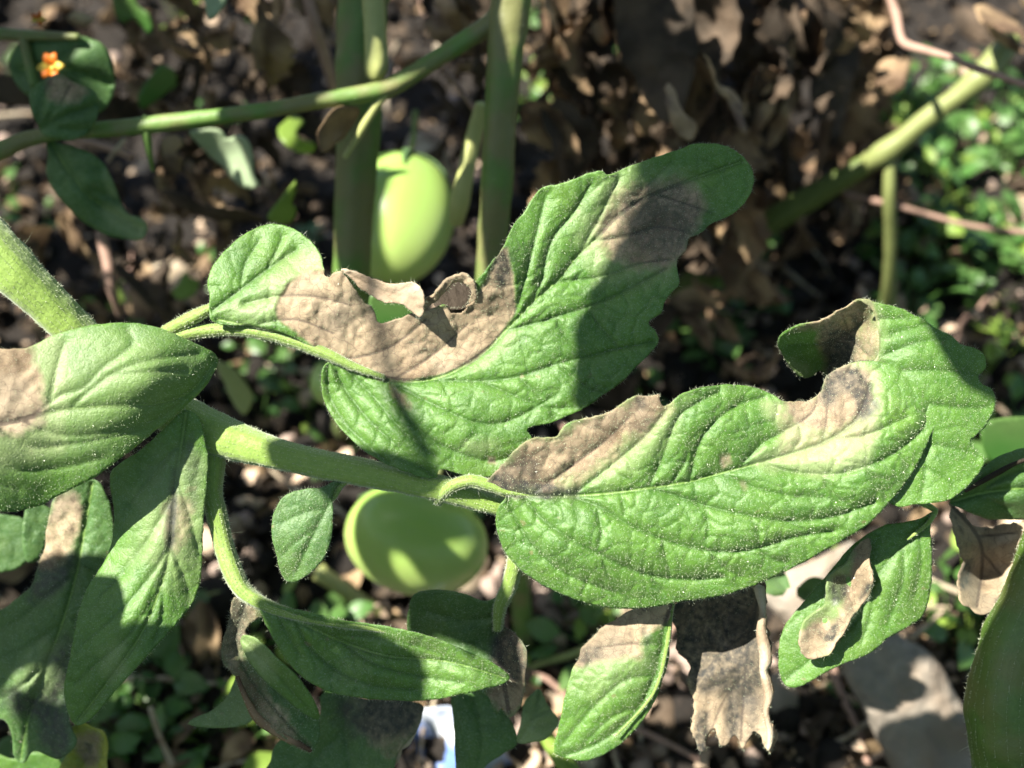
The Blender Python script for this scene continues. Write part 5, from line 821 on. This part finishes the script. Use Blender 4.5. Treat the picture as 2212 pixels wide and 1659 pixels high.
# twigs lying about
tm = []
for i in range(5):
    nn = 10; t = np.linspace(-.5, .5, nn); g2 = np.random.default_rng(500 + i); c = np.c_[t * .06, .004 * fbm(t * 5 + i, t * 0 + i, 3), .003 * fbm(t * 4, t * 0 + 7 + i, 2)]
    th = np.arange(6) / 6 * 6.283; V = (c[:, None] + np.stack([0 * th, np.cos(th), np.sin(th)], -1)[None] * .0011 * (1.1 - np.abs(t))[:, None, None]).reshape(-1, 3)
    F = [[a * 6 + b, a * 6 + (b + 1) % 6, (a + 1) * 6 + (b + 1) % 6, (a + 1) * 6 + b] for a in range(nn - 1) for b in range(6)]
    me = bpy.data.meshes.new('stick'); me.from_pydata(V.tolist(), [], F); me.materials.append(M['twig'] if i % 2 else M['dry_pale']); me.polygons.foreach_set('use_smooth', np.ones(len(F), bool)); tm.append(me)
for i in range(46):
    px, py = g.uniform(-100, 2312), g.uniform(-200, 1800); q, t = G(px, py, 0); q = np.array(q); q[2] = .012 + ground_h(q[0], q[1])
    o = bpy.data.objects.new('dry_stick', tm[i % 5]); COL.objects.link(o); o.matrix_world = rmat(q, g, g.uniform(.5, 1.3), .5); tag(o, 'thin %s stick lying blurred on the soil at the %s' % ('pinkish' if (i % 5) % 2 else 'pale straw', zone(px, py)), 'stick', 'dry sticks lying on the soil')
# weeds
wm = []
wb = [blade_mesh('w', 80 + i, .009, .006, 6, 5, .35, .05) for i in range(4)]
def weed_mesh(seed):
    g = np.random.default_rng(seed); V = []; F = []; o = 0
    for s in range(g.integers(4, 8)):
        a = g.uniform(0, 6.28); h = g.uniform(.006, .026); base = Vector((math.cos(a) * h * .5, math.sin(a) * h * .5, h)); me = wb[g.integers(4)]
        Mx = Matrix.Translation(base) @ Matrix.Rotation(a, 4, 'Z') @ Matrix.Rotation(g.uniform(-.6, .5), 4, 'Y') @ Matrix.Rotation(g.normal(0, .3), 4, 'X') @ Matrix.Scale(g.uniform(.6, 1.3), 4) @ Matrix.Translation((.0045, 0, 0))
        v = np.array([Mx @ x.co for x in me.vertices]); V.append(v); F.append(np.array([p.vertices[:] for p in me.polygons]) + o); o += len(v)
        st = np.array([[-.0004, 0, 0], [.0004, 0, 0], [base.x + .0003, base.y, base.z], [base.x - .0003, base.y, base.z], [0, .0005, 0], [base.x, base.y + .0004, base.z]]); V.append(st); F.append(np.array([[0, 1, 2, 3], [1, 4, 5, 2], [4, 0, 3, 5]]) + o); o += 6
    me = bpy.data.meshes.new('weed'); me.from_pydata(np.concatenate(V).tolist(), [], np.concatenate(F).tolist()); me.polygons.foreach_set('use_smooth', np.ones(len(me.polygons), bool)); me.materials.append(M['weed'] if seed % 4 else M['weed_lime']); return me
wm = [weed_mesh(i + 1) for i in range(9)]
spots = []
for (bx, n_, s0, s1) in (((1900, 2330, 230, 660), 80, .5, 1.25), ((1850, 2300, 700, 1000), 12, .7, 1.3), ((1120, 1270, 20, 320), 14, .7, 1.3), ((260, 700, 1330, 1660), 16, .6, 1.2), ((1230, 1330, 1280, 1420), 5, .7, 1.2), ((2000, 2120, 1330, 1420), 5, .7, 1.2),
                         ((-50, 700, -50, 700), 16, .6, 1.3), ((-100, 2300, -200, 1800), 35, .4, .9), ((1450, 1650, 620, 880), 8, .8, 1.3), ((560, 700, 780, 960), 6, .6, 1.0), ((120, 330, 1500, 1660), 8, .7, 1.2)):
    for i in range(n_): spots.append((g.uniform(bx[0], bx[1]), g.uniform(bx[2], bx[3]), g.uniform(s0, s1)))
for i, (px, py, s_) in enumerate(spots):
    q, t = G(px, py, 0); q = np.array(q); q[2] = ground_h(q[0], q[1])
    o = bpy.data.objects.new('weed', wm[i % 9]); COL.objects.link(o); o.location = Vector(q); o.scale = (s_,) * 3; o.rotation_euler = (g.normal(0, .2), g.normal(0, .2), g.uniform(0, 6.28)); tag(o, 'small %s green weed growing blurred on the soil at the %s' % ('bright' if (i % 9 + 1) % 4 else 'lime', zone(px, py)), 'weed', 'small green weeds on the soil')
bpy.context.view_layer.update()
print('TRIS', sum(len(o.data.polygons) for o in S.objects if o.type == 'MESH'), len(S.objects))
